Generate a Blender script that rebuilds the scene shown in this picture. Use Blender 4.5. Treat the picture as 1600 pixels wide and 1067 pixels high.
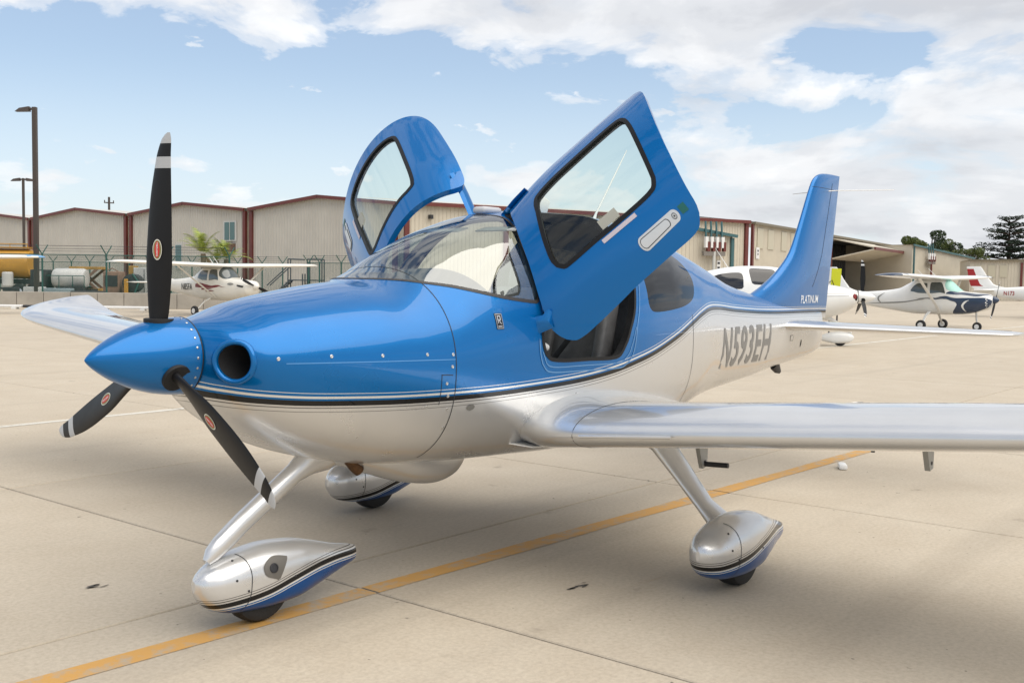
import bpy, bmesh, math, random
import numpy as np
from mathutils import Vector, Matrix
from mathutils.geometry import delaunay_2d_cdt
random.seed(7); rng = np.random.default_rng(11)
sc = bpy.context.scene
for o in list(bpy.data.objects): bpy.data.objects.remove(o)
COL = sc.collection

# ------------------------------------------------------------------ camera
CAM = np.array([-2.3417, -4.2383, 1.6991]); YAW, PITCH, ROLL, FPX = .6842, -.0590, .0138, 1668.7
_f = np.array([math.cos(PITCH)*math.cos(YAW), math.cos(PITCH)*math.sin(YAW), math.sin(PITCH)])
_r = np.cross(_f, [0, 0, 1]); _r /= np.linalg.norm(_r); _u = np.cross(_r, _f)
RGT = math.cos(ROLL)*_r + math.sin(ROLL)*_u; UPV = -math.sin(ROLL)*_r + math.cos(ROLL)*_u; FWD = _f
cd = bpy.data.cameras.new('camera'); co = bpy.data.objects.new('camera', cd); COL.objects.link(co)
cd.sensor_fit = 'HORIZONTAL'; cd.sensor_width = 36; cd.lens = FPX/1600*36; cd.clip_start = .05; cd.clip_end = 6000
m3 = Matrix((RGT, UPV, -FWD)).transposed()
co.matrix_world = Matrix.Translation(Vector(CAM)) @ m3.to_4x4()
sc.camera = co
HF = np.array([math.cos(YAW), math.sin(YAW), 0]); HR = np.array([math.sin(YAW), -math.cos(YAW), 0])
def gp(R, D, z=0.0):
    """a point of the apron R metres to the right of and D metres ahead of the viewer"""
    p = CAM*np.array([1, 1, 0]) + HF*D + HR*R; p[2] = z; return p
def gx(px, D, z=0.0): return gp((px-800)/FPX*D*1.0, D, z)
def hz(px, py, D): return CAM[2] + (435+.0138*(px-800)-py)/FPX*D   # height of a sight line at distance D

# ------------------------------------------------------------------ world, sun, exposure
SUN_EL, SUN_R, SUN_F = math.radians(62), .80, -.60
sd = HR*SUN_R + HF*SUN_F; sd /= np.linalg.norm(sd)
sdir = np.array([sd[0]*math.cos(SUN_EL), sd[1]*math.cos(SUN_EL), math.sin(SUN_EL)])
sl = bpy.data.lights.new('sun', 'SUN'); sl.energy = 1.8; sl.angle = math.radians(80); sl.color = (1, .93, .82)
so = bpy.data.objects.new('sun', sl); COL.objects.link(so)
so.rotation_euler = Vector(sdir).to_track_quat('Z', 'Y').to_euler()
wd = bpy.data.worlds.new('World'); sc.world = wd; wd.use_nodes = True
nt = wd.node_tree; nt.nodes.clear()
def N(t, typ, **k):
    n = t.nodes.new(typ)
    for a, b in k.items():
        if a == 'inp':
            for i, v in b.items(): n.inputs[i].default_value = v
        else: setattr(n, a, b)
    return n
def L(t, a, b): t.links.new(a, b)
def MATH(t, op, a, b=None, c=None, clamp=False):
    n = N(t, 'ShaderNodeMath', operation=op); n.use_clamp = clamp
    for i, v in enumerate((a, b, c)):
        if v is None: continue
        if isinstance(v, (int, float)): n.inputs[i].default_value = v
        else: L(t, v, n.inputs[i])
    return n.outputs[0]
def RAMP(t, fac, stops, mode='LINEAR'):
    n = N(t, 'ShaderNodeValToRGB'); r = n.color_ramp; r.interpolation = mode
    while len(r.elements) < len(stops): r.elements.new(.5)
    for e, (p, c) in zip(r.elements, stops):
        e.position = p; e.color = (c, c, c, 1) if isinstance(c, (int, float)) else (tuple(c)+(1,))[:4]
    L(t, fac, n.inputs[0]); return n
def MIXC(t, fac, a, b, mode='MIX'):
    n = N(t, 'ShaderNodeMix', data_type='RGBA', blend_type=mode); n.clamp_factor = True
    if isinstance(fac, (int, float)): n.inputs[0].default_value = fac
    else: L(t, fac, n.inputs[0])
    for i, v in ((6, a), (7, b)):
        if isinstance(v, (tuple, list)): n.inputs[i].default_value = (tuple(v)+(1,))[:4]
        else: L(t, v, n.inputs[i])
    return n.outputs[2]
sky = N(nt, 'ShaderNodeTexSky', sky_type='NISHITA', sun_disc=False, sun_elevation=SUN_EL)
sky.sun_rotation = math.atan2(sdir[0], sdir[1]); sky.altitude = 30; sky.air_density = 1.0; sky.dust_density = .9; sky.ozone_density = 1.3
tc = N(nt, 'ShaderNodeTexCoord')
# cloud field: a flat layer of cloud seen in perspective
sep = N(nt, 'ShaderNodeSeparateXYZ'); L(nt, tc.outputs['Generated'], sep.inputs[0])
def VDOT(v):
    n = N(nt, 'ShaderNodeVectorMath', operation='DOT_PRODUCT'); L(nt, tc.outputs['Generated'], n.inputs[0]); n.inputs[1].default_value = tuple(v); return n.outputs['Value']
lat, dep, up = VDOT(HR), VDOT(HF), sep.outputs[2]
den = MATH(nt, 'ADD', MATH(nt, 'MAXIMUM', up, 0.0), .13)
cx_, cy_ = MATH(nt, 'DIVIDE', lat, den), MATH(nt, 'DIVIDE', dep, den)
# the bank of cloud lies to the right and overhead, clear sky to the left; pale air at the horizon
def NOISE(vec, sc_, det, ro, dist=0.0):
    n = N(nt, 'ShaderNodeTexNoise', inp={'Scale': sc_, 'Detail': det, 'Roughness': ro, 'Distortion': dist}); L(nt, vec, n.inputs['Vector']); return n.outputs[0]
def COMB(x, y):
    c = N(nt, 'ShaderNodeCombineXYZ')
    for i, v in enumerate((x, y)):
        if isinstance(v, (int, float)): c.inputs[i].default_value = v
        else: L(nt, v, c.inputs[i])
    return c.outputs[0]
lv = MATH(nt, 'MINIMUM', MATH(nt, 'MAXIMUM', MATH(nt, 'MULTIPLY', MATH(nt, 'ADD', lat, -.10), .50), -.12), .045)
hi = MATH(nt, 'MAXIMUM', MATH(nt, 'MINIMUM', MATH(nt, 'MULTIPLY', MATH(nt, 'SUBTRACT', up, .190), 4.4), .20), -.02)
lo_ = MATH(nt, 'MULTIPLY', MATH(nt, 'MAXIMUM', MATH(nt, 'SUBTRACT', .085, MATH(nt, 'ABSOLUTE', MATH(nt, 'SUBTRACT', up, .055))), 0.0), 1.75)
bias = MATH(nt, 'ADD', MATH(nt, 'ADD', lv, hi), lo_)
def density(dy):
    cyo = MATH(nt, 'ADD', cy_, -dy*2.0); uo = MATH(nt, 'ADD', MATH(nt, 'MULTIPLY', up, 17.0), dy*1.6)
    a = NOISE(COMB(cx_, cyo), 1.05, 5.0, .5, .2); b_ = NOISE(COMB(MATH(nt, 'MULTIPLY', lat, 8.0), uo), 1.0, 10.0, .58, .35)
    return MATH(nt, 'ADD', MATH(nt, 'ADD', MATH(nt, 'MULTIPLY', a, .56), MATH(nt, 'ADD', MATH(nt, 'MULTIPLY', b_, .80), -.12)), bias)
d0, d1_ = density(0.0), density(.34)
# small fair-weather puffs in the clear part of the sky
def puffs(dy): return MATH(nt, 'ADD', NOISE(COMB(MATH(nt, 'ADD', MATH(nt, 'MULTIPLY', lat, 15.0), 3.7), MATH(nt, 'ADD', MATH(nt, 'MULTIPLY', up, 34.0), dy)), 1.0, 7.0, .55, .3), -.085)
inband = RAMP(nt, up, [(.02, 0.0), (.05, .02), (.15, .02), (.21, 0.0)]).outputs[0]
d0 = MATH(nt, 'MAXIMUM', d0, MATH(nt, 'ADD', puffs(0.0), inband)); d1_ = MATH(nt, 'MAXIMUM', d1_, MATH(nt, 'SUBTRACT', puffs(.5), .03))
cl = RAMP(nt, d0, [(.560, 0.0), (.600, .50), (.665, .92), (.74, 1.0)], 'EASE')
tone = NOISE(COMB(cx_, cy_), 1.7, 5.0, .55)
gr = MATH(nt, 'ADD', MATH(nt, 'MULTIPLY', d1_, .80), MATH(nt, 'MULTIPLY', tone, .35))
ccol = RAMP(nt, gr, [(.52, (7.2, 7.2, 7.2)), (.64, (6.3, 6.35, 6.45)), (.74, (5.4, 5.5, 5.7)), (.86, (4.5, 4.6, 4.85))], 'EASE')
hzf = RAMP(nt, up, [(0.0, .75), (.06, .55), (.20, .20), (.5, 0.0)], 'EASE')
skyc = MIXC(nt, hzf.outputs[0], sky.outputs[0], (5.6, 6.2, 6.9))
allc = MIXC(nt, MATH(nt, 'MULTIPLY', cl.outputs[0], .95), skyc, ccol.outputs[0])
bg = N(nt, 'ShaderNodeBackground'); bg.inputs[1].default_value = .078; L(nt, allc, bg.inputs[0])
wo = N(nt, 'ShaderNodeOutputWorld'); L(nt, bg.outputs[0], wo.inputs[0])
vs = sc.view_settings; vs.view_transform = 'Standard'; vs.look = 'None'; vs.exposure = 0.95; vs.gamma = 1; vs.use_curve_mapping = False
sc.render.engine = 'CYCLES'
try: sc.cycles.max_bounces = 8; sc.cycles.transparent_max_bounces = 24
except Exception: pass
# ------------------------------------------------------------------ materials
MATS = {}
def mat(name, col=(.5, .5, .5), rough=.5, metal=0.0, coat=0.0, var=0.0, vscale=3.0, bump=0.0, bscale=60.0, spec=.5, coat_rough=.04, emit=None):
    if name in MATS: return MATS[name]
    m = bpy.data.materials.new(name); m.use_nodes = True; t = m.node_tree; b = t.nodes['Principled BSDF']
    b.inputs['Base Color'].default_value = tuple(col)+(1,); b.inputs['Roughness'].default_value = rough; b.inputs['Metallic'].default_value = metal
    b.inputs['Coat Weight'].default_value = coat; b.inputs['Coat Roughness'].default_value = coat_rough; b.inputs['Specular IOR Level'].default_value = spec
    g = N(t, 'ShaderNodeNewGeometry')
    if var:
        n = N(t, 'ShaderNodeTexNoise', inp={'Scale': vscale, 'Detail': 6.0, 'Roughness': .6}); L(t, g.outputs['Position'], n.inputs['Vector'])
        r = RAMP(t, n.outputs[0], [(.3, tuple(c*(1-var) for c in col)), (.7, tuple(min(1, c*(1+var)) for c in col))]); L(t, r.outputs[0], b.inputs['Base Color'])
        r2 = RAMP(t, n.outputs[0], [(.3, max(.02, rough*(1-var*.5))), (.7, min(1, rough*(1+var*.5)))]); L(t, r2.outputs[0], b.inputs['Roughness'])
    if bump:
        n = N(t, 'ShaderNodeTexNoise', inp={'Scale': bscale, 'Detail': 3.0}); L(t, g.outputs['Position'], n.inputs['Vector'])
        bm_ = N(t, 'ShaderNodeBump', inp={'Strength': bump, 'Distance': .01}); L(t, n.outputs[0], bm_.inputs['Height']); L(t, bm_.outputs[0], b.inputs['Normal'])
    if emit: b.inputs['Emission Color'].default_value = tuple(emit[:3])+(1,); b.inputs['Emission Strength'].default_value = emit[3]
    MATS[name] = m; return m
def glass_mat(name, tint, refl=1.0, rough=.01):
    if name in MATS: return MATS[name]
    m = bpy.data.materials.new(name); m.use_nodes = True; t = m.node_tree; t.nodes.clear()
    lw = N(t, 'ShaderNodeLayerWeight', inp={'Blend': .5})
    f5 = MATH(t, 'POWER', lw.outputs['Facing'], 5.0); fac = MATH(t, 'ADD', MATH(t, 'MULTIPLY', f5, .90), .05*refl, clamp=True)
    tr = N(t, 'ShaderNodeBsdfTransparent'); tr.inputs[0].default_value = tuple(tint)+(1,)
    gl = N(t, 'ShaderNodeBsdfGlossy'); gl.inputs['Roughness'].default_value = rough; gl.inputs[0].default_value = (.95, .97, 1, 1)
    mx = N(t, 'ShaderNodeMixShader'); L(t, fac, mx.inputs[0]); L(t, tr.outputs[0], mx.inputs[1]); L(t, gl.outputs[0], mx.inputs[2])
    o = N(t, 'ShaderNodeOutputMaterial'); L(t, mx.outputs[0], o.inputs[0]); MATS[name] = m; return m
BLUE = (.0002, .135, .405); SILV = (.67, .675, .68)
def stripe_paint(name, pts, body_low, body_high, bands, metal_low=.7, metal_high=.45, rough=.30):
    """two-tone paint whose border follows z = f(x); bands = [(d, colour, metal)...] from below upward"""
    m = bpy.data.materials.new(name); m.use_nodes = True; t = m.node_tree; b = t.nodes['Principled BSDF']
    tcn = N(t, 'ShaderNodeTexCoord'); s = N(t, 'ShaderNodeSeparateXYZ'); L(t, tcn.outputs['Object'], s.inputs[0])
    x0, x1 = pts[0][0], pts[-1][0]
    u = MATH(t, 'DIVIDE', MATH(t, 'SUBTRACT', s.outputs[0], x0), x1-x0, clamp=True)
    def curve(vals):
        c = N(t, 'ShaderNodeFloatCurve'); cu = c.mapping.curves[0]
        while len(cu.points) < len(vals): cu.points.new(.5, .5)
        for p, (a, v) in zip(cu.points, vals): p.location = (a, v)
        c.mapping.update(); L(t, u, c.inputs['Value']); return c.outputs[0]
    zc = MATH(t, 'MULTIPLY', curve([((x-x0)/(x1-x0), z/2.0) for x, z in pts]), 2.0)
    P = np.array(pts); sl_ = np.gradient(P[:, 1], P[:, 0]); k = 1/np.sqrt(1+sl_**2)
    kc = curve([((x-x0)/(x1-x0), float(v)) for (x, z), v in zip(pts, k)])
    d = MATH(t, 'MULTIPLY', MATH(t, 'SUBTRACT', s.outputs[2], zc), kc)
    fac = MATH(t, 'ADD', MATH(t, 'MULTIPLY', d, 2.5), .5, clamp=True)
    st = [(0.0, tuple(body_low)+(metal_low,))] + [(.5+2.5*dd, tuple(c)+(mt,)) for dd, c, mt in bands]
    r = RAMP(t, fac, st, 'CONSTANT')
    for e, (p, c) in zip(r.color_ramp.elements, st): e.color = c
    L(t, r.outputs[0], b.inputs['Base Color']); L(t, r.outputs[1], b.inputs['Metallic'])
    b.inputs['Roughness'].default_value = rough; b.inputs['Coat Weight'].default_value = .8; b.inputs['Coat Roughness'].default_value = .012; b.inputs['Coat IOR'].default_value = 1.42; b.inputs['Specular IOR Level'].default_value = .1
    n = N(t, 'ShaderNodeTexNoise', inp={'Scale': 5.0, 'Detail': 4.0}); L(t, tcn.outputs['Object'], n.inputs['Vector'])
    rr = RAMP(t, n.outputs[0], [(.3, rough*.85), (.75, rough*1.25)]); L(t, rr.outputs[0], b.inputs['Roughness'])
    MATS[name] = m; return m

# ------------------------------------------------------------------ objects
def meta(o, label=None, cat=None, group=None, kind=None):
    if label: o['label'] = label
    if cat: o['category'] = cat
    if group: o['group'] = group
    if kind: o['kind'] = kind
    return o
def empty(name, loc=(0, 0, 0), rz=0.0, label=None, cat=None, group=None):
    o = bpy.data.objects.new(name, None); COL.objects.link(o); o.location = tuple(loc); o.rotation_euler = (0, 0, rz); o.empty_display_size = .2
    return meta(o, label, cat, group)
def link(name, me, m, parent=None):
    o = bpy.data.objects.new(name, me); COL.objects.link(o)
    if m is not None and not me.materials: me.materials.append(m)
    if parent is not None: o.parent = parent
    return o
def smooth_by_angle(me, ang=math.radians(38)):
    bm = bmesh.new(); bm.from_mesh(me)
    for e in bm.edges:
        if len(e.link_faces) == 2 and e.calc_face_angle(0) > ang: e.smooth = False
    bm.to_mesh(me); bm.free()
def mk(name, V, F, m=None, parent=None, smooth=True, nrm=None, fmat=None, mats=None, ang=38, fix=False):
    me = bpy.data.meshes.new(name); me.from_pydata([tuple(map(float, v)) for v in V], [], [tuple(map(int, f)) for f in F])
    if fix:
        bm = bmesh.new(); bm.from_mesh(me); bmesh.ops.recalc_face_normals(bm, faces=bm.faces); bm.to_mesh(me); bm.free()
    me.polygons.foreach_set('use_smooth', [smooth]*len(me.polygons))
    if mats:
        for x in mats: me.materials.append(x)
        me.polygons.foreach_set('material_index', list(map(int, fmat)))
    me.update()
    if nrm is not None: me.normals_split_custom_set_from_vertices([tuple(map(float, n)) for n in nrm])
    elif smooth: smooth_by_angle(me, math.radians(ang))
    return link(name, me, m, parent)
class MB:
    """collects simple solids into one mesh"""
    def __init__(s): s.v, s.f = [], []
    def add(s, V, F):
        k = len(s.v); s.v += [tuple(p) for p in V]; s.f += [tuple(i+k for i in f) for f in F]; return s
    def box(s, c, d, rot=None, bev=0.0):
        hx, hy, hz_ = d[0]/2, d[1]/2, d[2]/2
        if bev:
            b = min(bev, hx*.9, hy*.9, hz_*.9); bm = bmesh.new(); bmesh.ops.create_cube(bm, size=1)
            for v in bm.verts: v.co = (v.co.x*2*hx, v.co.y*2*hy, v.co.z*2*hz_)
            bmesh.ops.bevel(bm, geom=bm.edges[:], offset=b, segments=2, affect='EDGES', profile=.5)
            V = [tuple(v.co) for v in bm.verts]; F = [[v.index for v in f.verts] for f in bm.faces]; bm.free()
        else:
            V = [(x, y, z) for x in (-hx, hx) for y in (-hy, hy) for z in (-hz_, hz_)]
            F = [(0, 1, 3, 2), (4, 6, 7, 5), (0, 4, 5, 1), (2, 3, 7, 6), (0, 2, 6, 4), (1, 5, 7, 3)]
        V = np.array(V)
        if rot is not None: V = V @ np.array(rot).T
        return s.add(V+np.array(c), F)
    def tube(s, path, rad, seg=12, ref=None, cap=True):
        """path points, radius or (ra, rb) each; ra along ref"""
        P = np.array(path, float); n = len(P); V = []
        for i in range(n):
            T = P[min(i+1, n-1)]-P[max(i-1, 0)]; T /= np.linalg.norm(T)+1e-12
            r0 = np.array(ref if ref is not None else ((0, 0, 1) if abs(T[2]) < .9 else (1, 0, 0)), float)
            a = r0-T*(r0@T); a /= np.linalg.norm(a)+1e-12; b = np.cross(T, a)
            ra, rb = rad[i] if isinstance(rad, (list, np.ndarray)) and isinstance(rad[i], (tuple, list)) else ((rad[i],)*2 if isinstance(rad, (list, np.ndarray)) else (rad,)*2)
            for k in range(seg):
                th = 2*math.pi*k/seg; V.append(P[i]+a*ra*math.cos(th)+b*rb*math.sin(th))
        F = [(i*seg+k, i*seg+(k+1) % seg, (i+1)*seg+(k+1) % seg, (i+1)*seg+k) for i in range(n-1) for k in range(seg)]
        if cap: F += [tuple(range(seg))[::-1], tuple((n-1)*seg+k for k in range(seg))]
        return s.add(V, F)
    def lathe(s, prof, origin, axis, seg=32, closed_ends=True):
        """prof: (distance along axis, radius)"""
        ax = np.array(axis, float); ax /= np.linalg.norm(ax); o = np.array(origin, float)
        path = [o+ax*d for d, r in prof]; r0 = np.array((0, 0, 1.) if abs(ax[2]) < .9 else (1., 0, 0)); a = r0-ax*(r0@ax); a /= np.linalg.norm(a); b = np.cross(ax, a)
        V = []
        for (d, r), p in zip(prof, path):
            for k in range(seg):
                th = 2*math.pi*k/seg; V.append(p+a*max(r, 1e-4)*math.cos(th)+b*max(r, 1e-4)*math.sin(th))
        n = len(prof); F = [(i*seg+k, i*seg+(k+1) % seg, (i+1)*seg+(k+1) % seg, (i+1)*seg+k) for i in range(n-1) for k in range(seg)]
        if closed_ends: F += [tuple(range(seg))[::-1], tuple((n-1)*seg+k for k in range(seg))]
        return s.add(V, F)
    def quad(s, *P): return s.add(P, [tuple(range(len(P)))])
    def obj(s, name, m, parent=None, smooth=False, ang=38): return mk(name, s.v, s.f, m, parent, smooth, ang=ang, fix=True)
def rotz(a): c, s = math.cos(a), math.sin(a); return np.array([[c, -s, 0], [s, c, 0], [0, 0, 1]])
def roty(a): c, s = math.cos(a), math.sin(a); return np.array([[c, 0, s], [0, 1, 0], [-s, 0, c]])
def rotx(a): c, s = math.cos(a), math.sin(a); return np.array([[1, 0, 0], [0, c, -s], [0, s, c]])

# ------------------------------------------------------------------ lofted bodies
def pchip(xs, ys):
    xs = np.array(xs, float); ys = np.array(ys, float); h = np.diff(xs); d = np.diff(ys)/h; m = np.zeros(len(xs)); m[0] = d[0]; m[-1] = d[-1]
    for i in range(1, len(xs)-1):
        if d[i-1]*d[i] > 0: w1 = 2*h[i]+h[i-1]; w2 = h[i]+2*h[i-1]; m[i] = (w1+w2)/(w1/d[i-1]+w2/d[i])
    def f(x):
        x = np.clip(np.asarray(x, float), xs[0], xs[-1]); i = np.clip(np.searchsorted(xs, x)-1, 0, len(h)-1)
        t = (x-xs[i])/h[i]; t2 = t*t; t3 = t2*t
        return (2*t3-3*t2+1)*ys[i]+(t3-2*t2+t)*h[i]*m[i]+(-2*t3+3*t2)*ys[i+1]+(t3-t2)*h[i]*m[i+1]
    return f
class Loft:
    """body of superellipse sections; t = 0 top, +pi/2 starboard, -pi/2 port"""
    def __init__(s, ST, y0=0.0):
        ST = np.array(ST, float); s.x0, s.x1 = ST[0, 0], ST[-1, 0]; s.F = [pchip(ST[:, 0], ST[:, k]) for k in range(1, 7)]; s.y0 = y0
    def S(s, x, t):
        x = np.asarray(x, float); t = np.asarray(t, float); zt, zb, w, zw, nu, nl = [f(x) for f in s.F]
        sn, c = np.sin(t), np.cos(t); n = np.where(c >= 0, nu, nl); h = np.where(c >= 0, zt-zw, zw-zb)
        return np.stack([x+0*t, s.y0+w*np.sign(sn)*np.abs(sn)**(2/n), zw+h*np.sign(c)*np.abs(c)**(2/n)], -1)
    def NRM(s, x, t):
        x = np.asarray(x, float); t = np.asarray(t, float); e = 1.5e-3
        xa, xb = np.minimum(x+e, s.x1), np.maximum(x-e, s.x0)
        n = np.cross(s.S(xa, t)-s.S(xb, t), s.S(x, t+e*3)-s.S(x, t-e*3)); n /= np.linalg.norm(n, axis=-1, keepdims=True)+1e-12
        p = s.S(x, t); r = p-np.stack([p[..., 0], 0*p[..., 1]+s.y0, s.F[3](x)], -1); sg = np.sign(np.sum(n*r, -1, keepdims=True)); sg[sg == 0] = 1
        return n*sg
    def t_of(s, x, z, side):
        x = np.asarray(x, float); z = np.asarray(z, float); zt, zb, w, zw, nu, nl = [f(x) for f in s.F]; n = np.where(z >= zw, nu, nl); h = np.where(z >= zw, zt-zw, zw-zb)
        c = np.sign(z-zw)*np.clip(np.abs(z-zw)/h, 0, .9999)**(n/2); return side*np.arccos(c)
    def grid(s, name, m, parent, xs, nt_=64, caps=True, keep=None):
        ts = np.linspace(-math.pi, math.pi, nt_+1)[:-1]; X, T = np.meshgrid(xs, ts, indexing='ij'); V = s.S(X, T).reshape(-1, 3); nr = s.NRM(X, T).reshape(-1, 3)
        n = len(xs); F = [(i*nt_+k, (i+1)*nt_+k, (i+1)*nt_+(k+1) % nt_, i*nt_+(k+1) % nt_) for i in range(n-1) for k in range(nt_)]
        if caps:
            b = len(V); V = np.vstack([V, V[:nt_], V[-nt_:]]); nr = np.vstack([nr, np.tile((-1, 0, 0), (nt_, 1)), np.tile((1, 0, 0), (nt_, 1))])
            F += [tuple(b+k for k in range(nt_)), tuple(b+nt_+k for k in range(nt_))[::-1]]
        return mk(name, V, F, m, parent, True, nrm=nr)
def smooth_poly(P, step=.02, closed=True, sc=(1, .55)):
    """Catmull-Rom through control points, resampled"""
    P = np.array(P, float); n = len(P); out = []
    rngi = range(n) if closed else range(n-1)
    for i in rngi:
        g = lambda k: P[k % n] if closed else P[min(max(k, 0), n-1)]
        p0, p1, p2, p3 = g(i-1), g(i), g(i+1), g(i+2); ln = np.hypot(*((p2-p1)*np.array(sc))); k = max(1, int(ln/step))
        for j in range(k):
            t = j/k; out.append(.5*((2*p1)+(-p0+p2)*t+(2*p0-5*p1+4*p2-p3)*t*t+(-p0+3*p1-3*p2+p3)*t**3))
    if not closed: out.append(P[-1])
    return np.array(out)
def inpoly(P, X):
    x, y = X[:, 0], X[:, 1]; r = np.zeros(len(X), bool); a = P; b = np.roll(P, -1, 0)
    for (x0, y0), (x1, y1) in zip(a, b):
        c = ((y0 > y) != (y1 > y)); r ^= c & (x < (x1-x0)*(y-y0)/(y1-y0+1e-15)+x0)
    return r
def cdt(points, polys):
    """constrained triangulation of grid points with closed polygons; returns verts (n,2), tris"""
    K = .55; pts = [np.array(points)*[1, K]]; edges = []; base = len(points)
    for P in polys:
        n = len(P); pts.append(P*[1, K]); edges += [(base+i, base+(i+1) % n) for i in range(n)]; base += n
    A = np.vstack(pts); vs_, es, fs, _, _, _ = delaunay_2d_cdt([Vector(p) for p in A], edges, [], 0, 1e-7)
    return np.array([(v.x, v.y/K) for v in vs_]), [tuple(f) for f in fs]
def drop_near(points, polys, d):
    pts = np.array(points); K = np.array([1, .55]); keep = np.ones(len(pts), bool)
    for P in polys:
        lo, hi_ = P.min(0)-d*2, P.max(0)+d*2; idx = np.where(keep & np.all((pts > lo) & (pts < hi_), 1))[0]
        if len(idx): dd = np.min(np.hypot(*np.moveaxis((pts[idx][:, None]-P[None])*K, 2, 0)), 1); keep[idx[dd < d]] = False
    return pts[keep]
def compact(V2, F):
    used = sorted({i for f in F for i in f}); mp = {u: k for k, u in enumerate(used)}; return V2[used], [tuple(mp[i] for i in f) for f in F]
def orient(V, nr, F):
    out = []
    for f in F:
        a, b, c = V[f[0]], V[f[1]], V[f[2]]; g = np.cross(b-a, c-a); out.append(f if g@nr[f[0]] >= 0 else f[::-1])
    return out
def patch(lf, P, holes=(), step=.035, off=0.0):
    """triangulated patch of the loft inside polygon P (x,t) minus holes"""
    lo, hi_ = P.min(0), P.max(0); gx_, gt = np.arange(lo[0], hi_[0], step), np.arange(lo[1], hi_[1], step/.55)
    G = np.array([(a+(step/2 if j % 2 else 0), b) for j, b in enumerate(gt) for a in gx_]) if len(gx_) and len(gt) else np.zeros((0, 2)); polys = [P]+list(holes)
    if len(G): G = drop_near(G, polys, step*.45); G = G[inpoly(P, G)] if len(G) else G
    V2, F = cdt(G if len(G) else np.zeros((0, 2)), polys); C = np.array([V2[list(f)].mean(0) for f in F]); k = inpoly(P, C)
    for h in holes: k &= ~inpoly(h, C)
    V2, F = compact(V2, [f for f, q in zip(F, k) if q]); V = lf.S(V2[:, 0], V2[:, 1]); nr = lf.NRM(V2[:, 0], V2[:, 1]); F = orient(V, nr, F)
    return V+nr*off, F, nr
def ribbon(lf, P, w, off=.002, closed=True, shift=0.0):
    """flat strip that follows a line P (x,t) over the loft"""
    P = np.array(P); V0 = lf.S(P[:, 0], P[:, 1]); nr = lf.NRM(P[:, 0], P[:, 1])
    if closed: T = np.roll(V0, -1, 0)-np.roll(V0, 1, 0)
    else: T = np.gradient(V0, axis=0)
    T /= np.linalg.norm(T, axis=1, keepdims=True)+1e-12; sd_ = np.cross(nr, T)
    V = np.vstack([V0+nr*off+sd_*(shift-w/2), V0+nr*(off+.0005)+sd_*(shift), V0+nr*off+sd_*(shift+w/2)]); n = len(P); F = []
    for i in range(n if closed else n-1):
        j = (i+1) % n; F += [(i, j, n+j, n+i), (n+i, n+j, 2*n+j, 2*n+i)]
    return V, orient(V, np.vstack([nr, nr, nr]), F), np.vstack([nr, nr, nr])
# ------------------------------------------------------------------ aerofoil surfaces
def foil(n=22, thick=.12, camber=.02):
    b = np.linspace(0, math.pi, n); u = (1-np.cos(b))/2
    yt = 5*thick*(.2969*np.sqrt(u)-.126*u-.3516*u**2+.2843*u**3-.1036*u**4); yc = np.where(u < .4, camber/.16*(.8*u-u*u), camber/.36*(.2+.8*u-u*u))
    up_, lo = np.stack([u, yc+yt], 1), np.stack([u, yc-yt], 1)
    return np.vstack([up_[::-1], lo[1:]])
def wing_mesh(secs, nrm_dir, camber=.02, n=22):
    """secs: (le xyz, chord, thick, incidence rad)"""
    V = []; nd = np.array(nrm_dir, float)
    for le, ch, th, inc in secs:
        pr_ = foil(n, th, camber); c, s_ = math.cos(inc), math.sin(inc); cx = np.array([c, 0, 0])-nd*s_; nx = nd*c+np.array([s_, 0, 0])
        for u, v in pr_: V.append(np.array(le)+ch*(u*cx+v*nx))
    m_ = 2*n-1; ns = len(secs); F = [(i*m_+k, i*m_+k+1, (i+1)*m_+k+1, (i+1)*m_+k) for i in range(ns-1) for k in range(m_-1)]
    F += [(i*m_+m_-1, i*m_, (i+1)*m_, (i+1)*m_+m_-1) for i in range(ns-1)]
    caps = [tuple(range(m_)), tuple((ns-1)*m_+k for k in range(m_))[::-1]]
    return np.array(V), F, caps, m_
def surf(names, secs, nrm_dir, m, parent, split=None, spans=None, camber=.02, n=22, refine=1, mats=None):
    """an aerofoil surface; aft of chord fraction `split` and between `spans` (section index ranges) the faces become their own moving-surface parts"""
    if refine > 1:
        A = np.array([list(s[0])+[s[1], s[2], s[3]] for s in secs]); u = np.arange(len(A)); fs = [pchip(u, A[:, k]) for k in range(6)]
        uu = np.linspace(0, len(A)-1, (len(A)-1)*refine+1); secs = [((fs[0](q), fs[1](q), fs[2](q)), float(fs[3](q)), float(fs[4](q)), float(fs[5](q))) for q in uu]
    V, F, caps, m_ = wing_mesh(secs, nrm_dir, camber, n); u = foil(n, .12, 0)[:, 0]; groups = {names[0]: list(caps)}
    for f in F:
        i = min(f)//m_; ks = [k % m_ for k in f]; um = np.mean([u[k] for k in ks]); nm = names[0]
        if split and um > split:
            for nm2, (a, b) in (spans or {}).items():
                if a*refine <= i < b*refine: nm = nm2
        groups.setdefault(nm, []).append(f)
    out = []
    for k, (nm, fs_) in enumerate(groups.items()):
        V2, F2 = compact(V, fs_); out.append(mk(nm, V2, F2, m if mats is None else mats.get(nm, m), parent, True, ang=50, fix=(k == 0)))
    return out
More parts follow.
